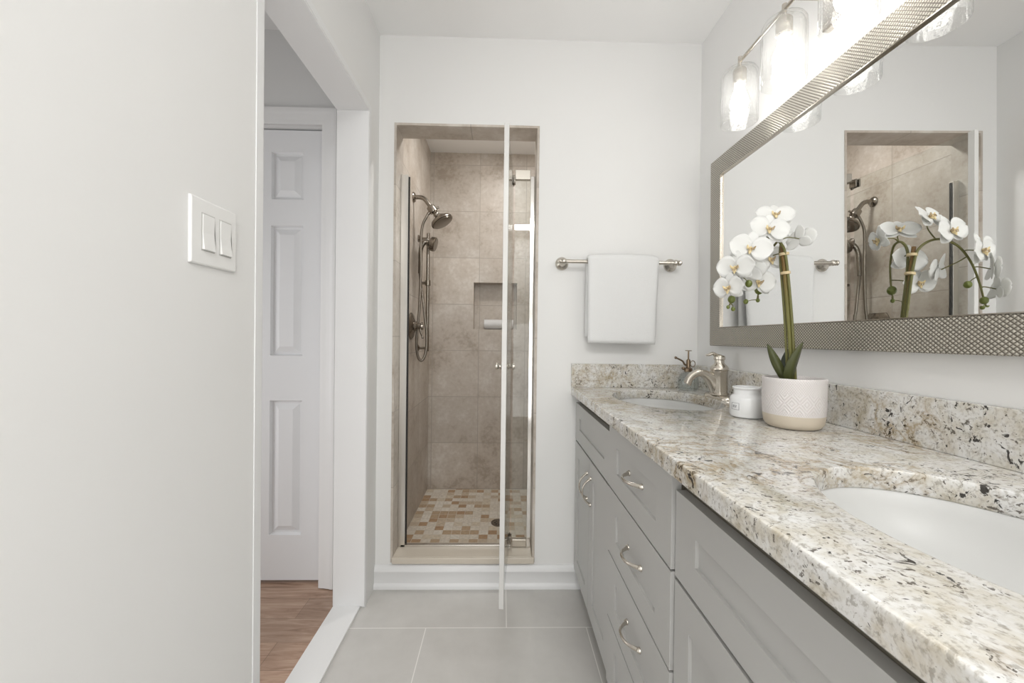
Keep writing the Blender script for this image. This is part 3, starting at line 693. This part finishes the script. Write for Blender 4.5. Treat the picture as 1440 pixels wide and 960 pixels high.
def carcass(x0, a, b, xk):
    return boxes((x0, x0+0.018, a, b, 0.085, 0.8555), (x0+0.0181, XR-0.004, a, a+0.016, 0.085, 0.8555), (x0+0.0181, XR-0.004, b-0.016, b, 0.085, 0.8555),
                 (x0+0.0181, XR-0.004, a+0.0161, b-0.0161, 0.085, 0.101), (XR-0.012, XR-0.004, a+0.0161, b-0.0161, 0.1011, 0.8555), (xk, xk+0.018, a, b, 0.0, 0.0849))
def sink_base(y0, y1, label):
    t = thing('vanity_cabinet', label, 'cabinet', (0, (y0+y1)/2, 0)); c = (y0+y1)/2; xf = 0.3285
    obj('cabinet_body', carcass(xf+0.0195, y0-c, y1-c, xf+0.085), M['carcass'], t)
    obj('false_front', shaker(y0-c+0.004, y1-c-0.004, 0.664, 0.824, xf, sw=0.078), M['cab'], t, bevel=0.0005)
    for s in (1, -1):
        a, b = (0.0015, y1-c-0.004) if s > 0 else (y0-c+0.004, -0.0015)
        d = obj('door', shaker(a, b, 0.088, 0.656, xf, sw=0.058, rw=0.062), M['cab'], t, bevel=0.0005)
        obj('handle', pull(bmesh.new(), (xf, s*0.030, 0.548), (0, 0, 1), xf), M['nickel'], d, smooth='auto')
    return t
DY0, DY1 = 0.757, 1.2075
sink_base(DY1+0.0005, 1.796, 'grey shaker sink cabinet with two doors against the back wall')
sink_base(0.168, DY0-0.0005, 'grey shaker sink cabinet nearest the camera, right of the drawers')
t = thing('drawer_cabinet', 'grey shaker drawer cabinet with arched nickel pulls between the sink cabinets', 'cabinet', (0, (DY0+DY1)/2, 0)); c = (DY0+DY1)/2; xf = 0.3225
obj('cabinet_body', carcass(xf+0.0195, DY0-c+0.0005, DY1-c-0.0005, xf+0.095), M['carcass'], t)
for a, b in ((0.671, 0.8545), (0.479, 0.666), (0.287, 0.474), (0.088, 0.282)):
    d = obj('drawer', shaker(DY0-c+0.001, DY1-c-0.001, a, b, xf), M['cab'], t, bevel=0.0005)
    obj('handle', pull(bmesh.new(), (xf+(0.007 if b-a > 0.5 else 0.007), 0, (a+b)/2), (0, 1, 0), xf), M['nickel'], d, smooth='auto')
# countertop with two oval cut-outs and splashes
YE = 0.060
SK = [((0.590, 1.461), 0.178, 0.243), ((0.594, 0.432), 0.166, 0.243)]
def counter():
    bm = bmesh.new(); nf = 60; ne = 72
    prof = [(0.0, CZ0), (0.0, CZ0)]  # (inset, z)
    r = 0.005; prof = [(r*0.7, CZ0), (0.0, CZ0+r*0.7)]
    for i in range(0, 6): a = (PI/2)*i/5; prof.append((r*(1-math.cos(a)), CZ1-r+r*math.sin(a)))
    def rect_loop(ins, z):
        x0 = CX+ins; x1 = XR-0.0005; y0, y1 = YE+ins, YB-0.0005
        return [bm.verts.new(p) for p in ((x0, y0, z), (x1, y0, z), (x1, y1, z), (x0, y1, z))]
    def oval(c, a, b, ins, z): return [bm.verts.new((c[0]+(a-ins)*math.cos(2*PI*k/ne), c[1]+(b-ins)*math.sin(2*PI*k/ne), z)) for k in range(ne)]
    tops, bots = [], []
    def skirt(loops):
        for a, b in zip(loops, loops[1:]):
            n = len(a)
            for k in range(n): bm.faces.new((a[k], a[(k+1) % n], b[(k+1) % n], b[k]))
        bots.append(loops[0]); tops.append(loops[-1])
    skirt([rect_loop(i, z) for i, z in prof])
    for cc, a, b in SK: skirt([oval(cc, a, b, -i*0.7, z) for i, z in prof])
    for grp in (tops, bots):
        ed = []
        for l in grp:
            for k in range(len(l)):
                e = bm.edges.get((l[k], l[(k+1) % len(l)])); ed.append(e)
        bmesh.ops.triangle_fill(bm, edges=ed, use_beauty=True)
    return bm
t = thing('granite_countertop', 'speckled cream granite countertop with two oval sink cut-outs on the grey cabinets', 'countertop', (0, 0, 0))
obj('counter_slab', counter(), M['granite'], t, smooth='auto')
obj('side_splash', boxes((CX-0.001, XR-0.021, YB-0.0200, YB-0.0005, CZ1+0.0003, 0.9955)), M['granite'], t, bevel=0.0015)
obj('back_splash', boxes((XR-0.0200, XR-0.0005, YE, YB-0.0005, CZ1+0.0003, 0.9955)), M['granite'], t, bevel=0.0015)
def basin(cc, a, b):
    bm = bmesh.new(); ne = 64
    prof = [(1.03, 0.0), (1.03, -0.010), (1.02, -0.012), (0.99, -0.040), (0.93, -0.070), (0.80, -0.098), (0.55, -0.116), (0.25, -0.123), (0.06, -0.125)]
    inner = [(1.03, 0.0), (1.0, 0.0), (0.985, -0.004), (0.965, -0.022), (0.92, -0.050), (0.80, -0.080), (0.55, -0.102), (0.25, -0.111), (0.06, -0.113)]
    def rg(s, z): return [bm.verts.new((a*s*math.cos(2*PI*k/ne), b*s*math.sin(2*PI*k/ne), z)) for k in range(ne)]
    for pf in (inner, prof):
        R = [rg(s, z) for s, z in pf]
        for p, q in zip(R, R[1:]):
            for k in range(ne): bm.faces.new((p[k], p[(k+1) % ne], q[(k+1) % ne], q[k]))
        bm.faces.new(R[-1])
    bmesh.ops.remove_doubles(bm, verts=bm.verts[:], dist=1e-5)
    return bm
for (cc, a, b), lb in zip(SK, ('white oval undermount sink at the far end, under the faucet', 'white oval undermount sink nearest the camera')):
    t = thing('sink_basin', lb, 'sink', (cc[0], cc[1], CZ0-0.0005))
    obj('bowl', basin(cc, a+0.004, b+0.004), M['porcelain'], t, smooth='auto')
    obj('drain_ring', lathe(bmesh.new(), [(0.030, -0.1118), (0.030, -0.1095), (0.022, -0.108), (0, -0.109)], 24), M['nickel'], t, smooth='auto')

# ================================================================== FAUCET
fx, fy = 0.797, 1.475
t = thing('sink_faucet', 'brushed nickel single-lever faucet with arched spout behind the far sink', 'faucet', (fx, fy, CZ1))
NK = M['warm_nickel']
def stadium(bm, hw, hl, prof, n=20):
    rings = []
    for ins, z in prof:
        r = hw-ins; pts = []
        for k in range(n+1): a = PI*k/n; pts.append((r*math.cos(a), hl-hw+r*math.sin(a), z))
        for k in range(n+1): a = PI+PI*k/n; pts.append((r*math.cos(a), -(hl-hw)+r*math.sin(a), z))
        rings.append([bm.verts.new(p) for p in pts])
    m = len(rings[0])
    for a, b in zip(rings, rings[1:]):
        for k in range(m): bm.faces.new((a[k], a[(k+1) % m], b[(k+1) % m], b[k]))
    bm.faces.new(rings[0][::-1]); bm.faces.new(rings[-1]); return bm
obj('deck_plate', stadium(bmesh.new(), 0.026, 0.078, [(0, 0.0003), (0, 0.006), (0.003, 0.011), (0.007, 0.013)]), NK, t, smooth='auto')
bm = lathe(bmesh.new(), [(0.034, 0.013), (0.034, 0.018), (0.0295, 0.021), (0.0285, 0.060), (0.0295, 0.094), (0.031, 0.100)], 8, phase=PI/8)
obj('faucet_body', bm, NK, t, smooth='auto', bevel=0.0012)
bm = lathe(bmesh.new(), [(0.029, 0.1002), (0.0315, 0.104), (0.0315, 0.112), (0.026, 0.120), (0.019, 0.126), (0.0165, 0.131), (0.0165, 0.140), (0.0195, 0.143), (0.0195, 0.152), (0.015, 0.157), (0, 0.158)], 32)
obj('dome_cap', bm, NK, t, smooth='auto')
lv = smooth_path([(0.004, 0, 0.152), (-0.012, 0, 0.157), (-0.026, 0.0, 0.164), (-0.040, 0, 0.159), (-0.050, 0, 0.158)], 5)
obj('lever', sweep(bmesh.new(), lv, [(0.014, 0.008), (0.012, 0.007), (0.010, 0.006), (0.012, 0.005), (0.006, 0.003)], 14, ref=(0, 1, 0)), NK, t, smooth='auto')
SPO = smooth_path([(-0.129, 0, 0.058), (-0.120, 0, 0.078), (-0.105, 0, 0.094), (-0.077, 0, 0.106), (-0.050, 0, 0.102), (-0.030, 0, 0.094), (-0.012, 0, 0.086)], 6)
SPI = smooth_path([(-0.108, 0, 0.044), (-0.101, 0, 0.063), (-0.089, 0, 0.0755), (-0.072, 0, 0.080), (-0.053, 0, 0.067), (-0.040, 0, 0.047), (-0.0285, 0, 0.0195)], 6)
bm = bmesh.new(); rings = []; ns = len(SPO)
for k, (o, i_) in enumerate(zip(SPO, SPI)):
    c = (o+i_)/2; u = (o-i_)/2; w = 0.0135+0.0045*(k/(ns-1))**2
    ring = []
    for q in range(24):
        a = 2*PI*q/24; ca, sa = math.cos(a), math.sin(a); e = 0.60
        ring.append(bm.verts.new(c+u*math.copysign(abs(ca)**e, ca)+Vector((0, w*math.copysign(abs(sa)**e, sa), 0))))
    rings.append(ring)
for a, b in zip(rings, rings[1:]):
    for q in range(24): bm.faces.new((a[q], a[(q+1) % 24], b[(q+1) % 24], b[q]))
bm.faces.new(rings[0][::-1]); bm.faces.new(rings[-1])
obj('spout', bm, NK, t, smooth='auto')
# ================================================================== PLANT MISTER
t = thing('plant_mister', 'small clear glass mister with aged brass pump in the counter corner', 'mister', (0.788, 1.705, CZ1))
bm = lathe(bmesh.new(), [(0, 0.0005), (0.036, 0.0005), (0.041, 0.006), (0.042, 0.030), (0.040, 0.050), (0.030, 0.068), (0.016, 0.077), (0.015, 0.083), (0.0135, 0.083), (0.0145, 0.076), (0.028, 0.065), (0.038, 0.049), (0.040, 0.030), (0.039, 0.008), (0, 0.004)], 28)
obj('glass_bottle', bm, M['bottle'], t, smooth='auto')
bm = lathe(bmesh.new(), [(0.0155, 0.078), (0.0165, 0.079), (0.0165, 0.092), (0.011, 0.096), (0.0085, 0.100), (0.0085, 0.126), (0.006, 0.130), (0.004, 0.132)], 18)
obj('pump_head', bm, M['bronze'], t, smooth='auto')
bm = lathe(bmesh.new(), [(0.0032, 0.130), (0.0032, 0.165), (0.013, 0.166), (0.013, 0.169), (0, 0.1695)], 16)
obj('plunger', bm, M['bronze'], t, smooth='auto')
nz = smooth_path([(-0.004, 0, 0.106), (-0.016, 0, 0.109), (-0.024, 0, 0.122), (-0.040, 0, 0.131), (-0.052, 0, 0.136)], 5)
bm = sweep(bmesh.new(), nz, [0.005, 0.0038, 0.0036, 0.0036, 0.0034], 10); sweep(bm, [nz[-1], nz[-1]+Vector((-0.006, 0, 0.003))], [0.0058, 0.005], 10)
ball(bm, (-0.021, 0, 0.092), 0.007)
obj('nozzle', bm, M['bronze'], t, smooth='auto')
rg = [(0.009+0.014*(1-math.cos(a))*0.72, 0, 0.112+0.013*math.sin(a)) for a in [2*PI*k/24 for k in range(25)]]
obj('finger_ring', sweep(bmesh.new(), rg, 0.0017, 8), M['bronze'], t, smooth='auto')
# ================================================================== JAR
t = thing('candle_jar', 'small round white ceramic jar on the counter left of the orchid', 'jar', (0.684, 1.118, CZ1))
jr = 0.0435
bm = lathe(bmesh.new(), [(0, 0.0003), (jr-0.007, 0.0003), (jr-0.002, 0.003), (jr, 0.009), (jr, 0.052), (jr-0.003, 0.058), (jr-0.009, 0.062), (jr-0.010, 0.065), (jr-0.010, 0.076), (jr-0.007, 0.079), (jr-0.006, 0.082), (jr-0.008, 0.084), (jr-0.012, 0.084), (jr-0.014, 0.080), (jr-0.014, 0.062), (jr-0.006, 0.052), (jr-0.006, 0.036), (0, 0.036)], 48)
obj('jar_body', bm, M['ceramic'], t, smooth='auto')
def on_jar(bm, a0, a1, z0, z1, th=0.0006, mi=0):   # a thin raised patch that follows the jar wall
    n = 4; A = []
    for i in range(n+1):
        a = a0+(a1-a0)*i/n
        A.append([bm.verts.new((r*math.cos(a), r*math.sin(a), z)) for r, z in ((jr-0.0003, z0), (jr+th, z0), (jr+th, z1), (jr-0.0003, z1))])
    for p, q in zip(A, A[1:]):
        for k in range(4): bm.faces.new((p[k], p[(k+1) % 4], q[(k+1) % 4], q[k])).material_index = mi
    bm.faces.new(A[0][::-1]); bm.faces.new(A[-1])
ac = math.atan2(-0.80, -0.60)-0.62; bm = bmesh.new(); hw, z0, z1 = 0.27, 0.022, 0.041; e = 0.022
on_jar(bm, ac-hw, ac+hw, z1-0.0009, z1); on_jar(bm, ac-hw, ac+hw, z0, z0+0.0009)
on_jar(bm, ac-hw, ac-hw+e, z0, z1); on_jar(bm, ac+hw-e, ac+hw, z0, z1)
ws = 0.075
def stroke(p0, p1, w=0.011):                       # letter strokes given in (angle, height) on the jar
    n = 4
    for i in range(n):
        u0 = i/n; a = p0[0]+(p1[0]-p0[0])*(u0+0.5/n); z = p0[1]+(p1[1]-p0[1])*(u0+0.5/n); dz = max(abs(p1[1]-p0[1])/n/2, 0.0005); da = max(abs(p1[0]-p0[0])/n/2, w)
        on_jar(bm, a-da, a+da, z-dz, z+dz)
zl, zh = 0.0275, 0.0355
for k, segs in enumerate(([((0, zl), (0, zh)), ((0, zh), (0.08, zl)), ((0.08, zl), (0.08, zh))], [((0, zh), (0.045, zl)), ((0.045, zl), (0.09, zh))])):
    for p, q in segs: stroke((ac-0.14+k*0.15+p[0], p[1]), (ac-0.14+k*0.15+q[0], q[1]))
o = obj('label_lettering', bm, M['ink'], t); o['label'] = 'small grey framed lettering'

# ================================================================== ORCHID
PC = Vector((0.722, 0.990, CZ1))
t = thing('potted_orchid', 'white orchid in a blush and beige embossed pot on the counter', 'potted plant', PC)
pr_ = 0.067
bm = lathe(bmesh.new(), [(0, 0.0004), (0.048, 0.0004), (0.056, 0.003), (0.063, 0.013), (0.0655, 0.028), (pr_, 0.060), (pr_, 0.112), (pr_+0.001, 0.119), (pr_, 0.1225), (pr_-0.004, 0.1225), (pr_-0.006, 0.117), (pr_-0.006, 0.100), (0, 0.098)], 64)
obj('pot', bm, M['pot'], t, smooth='auto')
bm = lathe(bmesh.new(), [(0.0605, 0.0985), (0.0605, 0.1045), (0.045, 0.110), (0.02, 0.113), (0, 0.114)], 36)
for v in bm.verts: v.co.z += 0.003*noise.noise(v.co*90)
obj('soil', bm, M['soil'], t, smooth=True)
def wp(p): return Vector(p)-PC
stake = [wp((0.7165, 0.986, 0.99)), wp((0.700, 0.983, 1.17)), wp((0.6805, 0.981, 1.338))]
bm = sweep(bmesh.new(), smooth_path(stake, 6), 0.0046, 12)
obj('support_stake', bm, M['bamboo'], t, smooth='auto')
st2 = [p+Vector((0.0075, -0.003, -0.01)) for p in stake]; st2[-1] += Vector((-0.001, 0, -0.13))
for i, z in enumerate((1.318, 1.272)):
    k = (z-0.99)/(1.338-0.99); c = stake[0].lerp(stake[2], k)+Vector((0.003, -0.001, 0)); dr = (stake[2]-stake[1])
    o = obj('raffia_tie', lathe(bmesh.new(), [(0.0088, -0.0035), (0.0105, -0.003), (0.0105, 0.003), (0.0088, 0.0035)], 16, place(c, dr)), M['raffia'], t, smooth='auto')
    o['label'] = 'pale raffia tie'
# flower stems: A arches out to the left, B bends away behind
A = [wp(p) for p in ((0.7200, 0.979, 0.99), (0.7035, 0.976, 1.17), (0.687, 0.974, 1.300), (0.672, 0.970, 1.338), (0.640, 0.962, 1.352), (0.602, 0.955, 1.336), (0.572, 0.951, 1.295), (0.552, 0.950, 1.245), (0.541, 0.950, 1.205), (0.535, 0.950, 1.188))]
B = [wp(p) for p in ((0.712, 0.996, 0.99), (0.698, 0.993, 1.17), (0.684, 0.992, 1.310), (0.690, 1.000, 1.352), (0.690, 1.022, 1.350), (0.682, 1.040, 1.310), (0.674, 1.048, 1.265), (0.668, 1.050, 1.230), (0.664, 1.050, 1.212))]
PA, PB = smooth_path(A, 7), smooth_path(B, 7)
obj('flower_stem', sweep(bmesh.new(), PA, [0.0032, 0.0032, 0.0030, 0.0025, 0.0021, 0.0017], 10), M['stem'], t, smooth='auto')
obj('flower_stem', sweep(bmesh.new(), PB, [0.0032, 0.0032, 0.0030, 0.0025, 0.0021, 0.0017], 10), M['stem'], t, smooth='auto')
def petal(bm, mt, length, width, ang, cup=0.2, tip=0.6, back=0.0, ruffle=0.0):
    nu, nv = 9, 7; g = []
    R = mt @ Matrix.Rotation(ang, 4, 'Z')
    for i in range(nu):
        u = i/(nu-1); w = width/2*(math.sin(PI*min(1, (u**tip)*0.94+0.05)))**0.72+0.0012
        row = []
        for j in range(nv):
            s = -1+2*j/(nv-1); x = u*length; y = s*w
            z = cup*length*(0.35*u*u)+cup*width*0.30*s*s-back*length*u*u+ruffle*length*math.sin(u*7+s*3)*u
            row.append(bm.verts.new(R @ Vector((x, y, z+0.001))))
        g.append(row)
    for i in range(nu-1):
        for j in range(nv-1): bm.faces.new((g[i][j], g[i+1][j], g[i+1][j+1], g[i][j+1]))
def flower(pos, nrm, up, size, pb):
    n = Vector(nrm).normalized(); u = Vector(up); u = (u-n*u.dot(n)).normalized(); x = u.cross(n).normalized()
    mt = Matrix(((x.x, u.x, n.x, pos.x), (x.y, u.y, n.y, pos.y), (x.z, u.z, n.z, pos.z), (0, 0, 0, 1)))
    bm = bmesh.new(); s = size/2
    petal(bm, mt @ Matrix.Translation((0, 0, 0.0015)), s*1.05, s*1.22, 0.12, cup=0.22, tip=0.95, ruffle=0.02)
    petal(bm, mt @ Matrix.Translation((0, 0, 0.0015)), s*1.05, s*1.22, PI-0.12, cup=0.22, tip=0.95, ruffle=0.02)
    for a in (PI/2, PI/2+2.15, PI/2-2.15): petal(bm, mt, s*0.98, s*0.66, a, cup=0.02, tip=0.85, back=0.10)
    o = obj('flower', bm, M['petal'], t, smooth=True)
    sd = o.modifiers.new('thick', 'SOLIDIFY'); sd.thickness = 0.0006
    bm = bmesh.new()
    ball(bm, mt @ Vector((0, 0.001, 0.006)), 0.0034, 10, (0.8, 0.8, 1.4), (mt.to_3x3().to_4x4()))
    for sx in (-1, 1):
        sweep(bm, [mt @ Vector((0, -0.002, 0.004)), mt @ Vector((sx*0.0065, -0.001, 0.010)), mt @ Vector((sx*0.0085, 0.004, 0.013))], [0.0028, 0.0030, 0.0012], 8, mi=1 if sx > 0 else 0)
    sweep(bm, [mt @ Vector((0, -0.003, 0.003)), mt @ Vector((0, -0.009, 0.009)), mt @ Vector((0, -0.015, 0.009))], [0.0030, 0.0036, 0.0010], 8)
    for sx in (-1, 1):
        sweep(bm, [mt @ Vector((sx*0.002, -0.008, 0.013)), mt @ Vector((sx*0.004, -0.002, 0.0135))], [0.0011, 0.0011], 6, mi=1)
    obj('lip', bm, [M['lip'], M['lipdark']], o, smooth='auto')
    # stalk back to the flower stem
    a = pos-n*0.001; near = min(pb, key=lambda q: (q-a-Vector((0, 0, 0.012))).length); mid = a.lerp(near, 0.45)-n*0.008+Vector((0, 0, 0.004))
    obj('flower_stalk', sweep(bmesh.new(), smooth_path([a, mid, near], 5), [0.0013, 0.0013, 0.0016], 8), M['stem'], t, smooth='auto')
FL = [((0.655, 0.972, 1.407), (-0.25, -0.85, 0.50), (0.15, 0.2, 1), 0.082, PA), ((0.625, 0.950, 1.368), (-0.15, -1.0, 0.22), (0.2, 0, 1), 0.086, PA),
      ((0.741, 1.006, 1.362), (0.75, 0.25, -0.10), (0.1, 0.1, 1), 0.074, PB), ((0.571, 0.932, 1.318), (-0.35, -1.0, 0.08), (0.25, 0, 1), 0.088, PA),
      ((0.668, 1.010, 1.310), (0.05, -1.0, 0.05), (-0.2, 0, 1), 0.084, PB), ((0.541, 0.935, 1.275), (-0.75, -0.62, -0.05), (0.1, 0, 1), 0.080, PA),
      ((0.640, 1.012, 1.253), (0.0, -1.0, 0.0), (0.12, 0, 1), 0.084, PB), ((0.527, 0.936, 1.228), (-0.9, -0.45, -0.05), (0, 0, 1), 0.072, PA),
      ((0.690, 1.010, 1.385), (0.25, -0.55, 0.45), (-0.3, 0.3, 1), 0.080, PB), ((0.603, 0.990, 1.283), (0.25, 0.5, 0.1), (0.2, 0, 1), 0.080, PA)]
for p, n, u, s, pb in FL: flower(wp(p), n, u, s, pb)
def bud(p, r, path, big=False):
    a = wp(p); near = min(path, key=lambda q: (q-a-Vector((0, 0, 0.012))).length)
    bm = ball(bmesh.new(), a, r, 14, (1, 1, 1.15))
    o = obj('bud', bm, M['bud'], t, smooth='auto')
    obj('bud_stalk', sweep(bmesh.new(), smooth_path([near, near.lerp(a, 0.5)+Vector((0.002, 0, 0.002)), a], 4), [0.0014, 0.0010, 0.0009], 7), M['stem'], o, smooth='auto')
for p, r, pth in (((0.5400, 0.950, 1.2020), 0.0082, PA), ((0.5805, 0.950, 1.2400), 0.0078, PA), ((0.5320, 0.950, 1.1838), 0.0040, PA), ((0.5440, 0.950, 1.1795), 0.0048, PA),
                  ((0.6690, 1.050, 1.2380), 0.0105, PB), ((0.6345, 1.050, 1.2070), 0.0060, PB), ((0.6665, 1.050, 1.2110), 0.0050, PB)): bud(p, r, pth)
def leaf(base, mid, tip, width, side, mat):
    P = smooth_path([base, mid, tip], 8); n = len(P); bm = bmesh.new(); rows = []
    sd = Vector(side).normalized()
    for i, p in enumerate(P):
        f = i/(n-1); w = width/2*(0.50+0.50*math.sin(PI/2*min(1, f/0.5)) if f < 0.5 else math.cos((f-0.5)/0.5*PI/2)**1.05)+0.0006
        tg = (P[min(i+1, n-1)]-P[max(i-1, 0)]).normalized(); s = (sd-tg*sd.dot(tg)).normalized(); nn = tg.cross(s)
        rows.append([bm.verts.new(p+s*(w*k/3)+nn*(0.48*w*abs(k/3)**1.2)) for k in range(-3, 4)])
    for a, b in zip(rows, rows[1:]):
        for k in range(6): bm.faces.new((a[k], a[k+1], b[k+1], b[k]))
    o = obj('leaf', bm, mat, t, smooth=True); m = o.modifiers.new('thick', 'SOLIDIFY'); m.thickness = 0.0018; m.offset = 0
    return o
leaf(wp((0.702, 0.985, 1.000)), wp((0.682, 0.992, 1.045)), wp((0.6610, 1.000, 1.097)), 0.020, (0.8, -0.5, 0.3), M['leaf'])
leaf(wp((0.708, 0.992, 1.000)), wp((0.713, 1.004, 1.040)), wp((0.7250, 1.018, 1.085)), 0.024, (0.9, -0.3, -0.2), M['leafdark'])
leaf(wp((0.701, 0.976, 1.000)), wp((0.699, 0.964, 1.040)), wp((0.7130, 0.950, 1.103)), 0.027, (0.9, 0.1, -0.35), M['leaf'])

# ================================================================== MIRROR
LEAN = 0.010
MY0, MY1, MH, FW = 0.20, 1.632, 0.735, 0.0735
t = thing('wall_mirror', 'large wall mirror in a quilted silver frame above the vanity', 'mirror', (XR-0.0015, 0, 1.0845))
t.rotation_euler = (0, -LEAN, 0)
xf, xb = -0.031, -0.001
def frame_mesh():
    bm = bmesh.new()
    def rg(x, i): return [bm.verts.new((x, y, z)) for y, z in ((MY0+i, i), (MY1-i, i), (MY1-i, MH-i), (MY0+i, MH-i))]
    R = [rg(xb, 0), rg(xf+0.003, 0), rg(xf, 0.003), rg(xf+0.002, FW-0.004), rg(xf+0.0035, FW-0.004)]
    for a, b in zip(R, R[1:]):
        for j in range(4): bm.faces.new((a[j], a[(j+1) % 4], b[(j+1) % 4], b[j]))
    return bm
fr = obj('frame', frame_mesh(), M['frame'], t)
bm = bmesh.new()
def rg(x, i): return [bm.verts.new((x, y, z)) for y, z in ((MY0+i, i), (MY1-i, i), (MY1-i, MH-i), (MY0+i, MH-i))]
R = [rg(xf+0.0036, FW-0.004), rg(xf+0.0015, FW-0.003), rg(xf+0.0015, FW-0.0005), rg(xf+0.012, FW)]
for a, b in zip(R, R[1:]):
    for j in range(4): bm.faces.new((a[j], a[(j+1) % 4], b[(j+1) % 4], b[j]))
o = obj('inner_lip', bm, M['frame_lip'], t); o['label'] = 'plain shiny inner edge'
bm = bmesh.new(); g0 = FW-0.003; bw = 0.0165; xg = xf+0.0085
R = [rg(xb, g0), rg(xg+0.00016, g0), rg(xg, g0+bw)]
for a, b in zip(R, R[1:]):
    for j in range(4): bm.faces.new((a[j], a[(j+1) % 4], b[(j+1) % 4], b[j]))
bm.faces.new(R[-1]); bm.faces.new(R[0][::-1])
obj('mirror_glass', bm, M['mirror'], t)

# ================================================================== VANITY LIGHT
LX = 0.742; LY = [1.280, 1.076, 0.872, 0.668]
t = thing('vanity_light', 'nickel four-light fixture with seeded glass shades above the mirror', 'wall light', (XR, 0.974, 1.99))
def lp(x, y, z): return Vector((x-XR, y-0.974, z-1.99))
obj('back_plate', boxes((-0.022, -0.0005, -0.11, 0.11, -0.055, 0.055)), M['nickel'], t, bevel=0.004)
bm = sweep(bmesh.new(), [(-0.020, -0.06, 0), (LX-XR, -0.06, 0)], 0.008, 12); sweep(bm, [(-0.020, 0.06, 0), (LX-XR, 0.06, 0)], 0.008, 12)
sweep(bm, [lp(LX, LY[0], 1.990), lp(LX, LY[-1], 1.990)], 0.0052, 12)
obj('cross_bar', bm, M['nickel'], t, smooth='auto')
for y in LY:
    bm = sweep(bmesh.new(), [lp(LX, y, 2.004), lp(LX, y, 1.955)], 0.0062, 12)
    lathe(bm, [(0.0062, 0.012), (0.017, 0.009), (0.020, 0.004), (0.020, -0.034), (0.015, -0.038), (0, -0.038)], 20, Matrix.Translation(lp(LX, y, 1.957)))
    so = obj('socket', bm, M['nickel'], t, smooth='auto')
    bm = lathe(bmesh.new(), [(0, -0.066), (0.012, -0.063), (0.022, -0.052), (0.0265, -0.036), (0.0245, -0.018), (0.017, 0.004), (0.013, 0.018), (0.013, 0.026), (0, 0.026)], 22, Matrix.Translation(lp(LX, y, 1.890)))
    obj('bulb', bm, M['bulb'], so, smooth=True)
    R0 = 0.0535
    bm = lathe(bmesh.new(), [(0.021, 0.170), (0.036, 0.169), (0.047, 0.164), (R0-0.001, 0.154), (R0, 0.142), (R0, 0.004), (R0-0.001, 0.0), (R0-0.003, 0.0), (R0-0.004, 0.004), (R0-0.004, 0.142), (R0-0.008, 0.155), (0.034, 0.165), (0.021, 0.166)], 40, Matrix.Translation(lp(LX, y, 1.7945)), cap=False)
    o = obj('glass_shade', bm, M['seeded'], t, smooth='auto'); o['label'] = 'seeded glass shade'
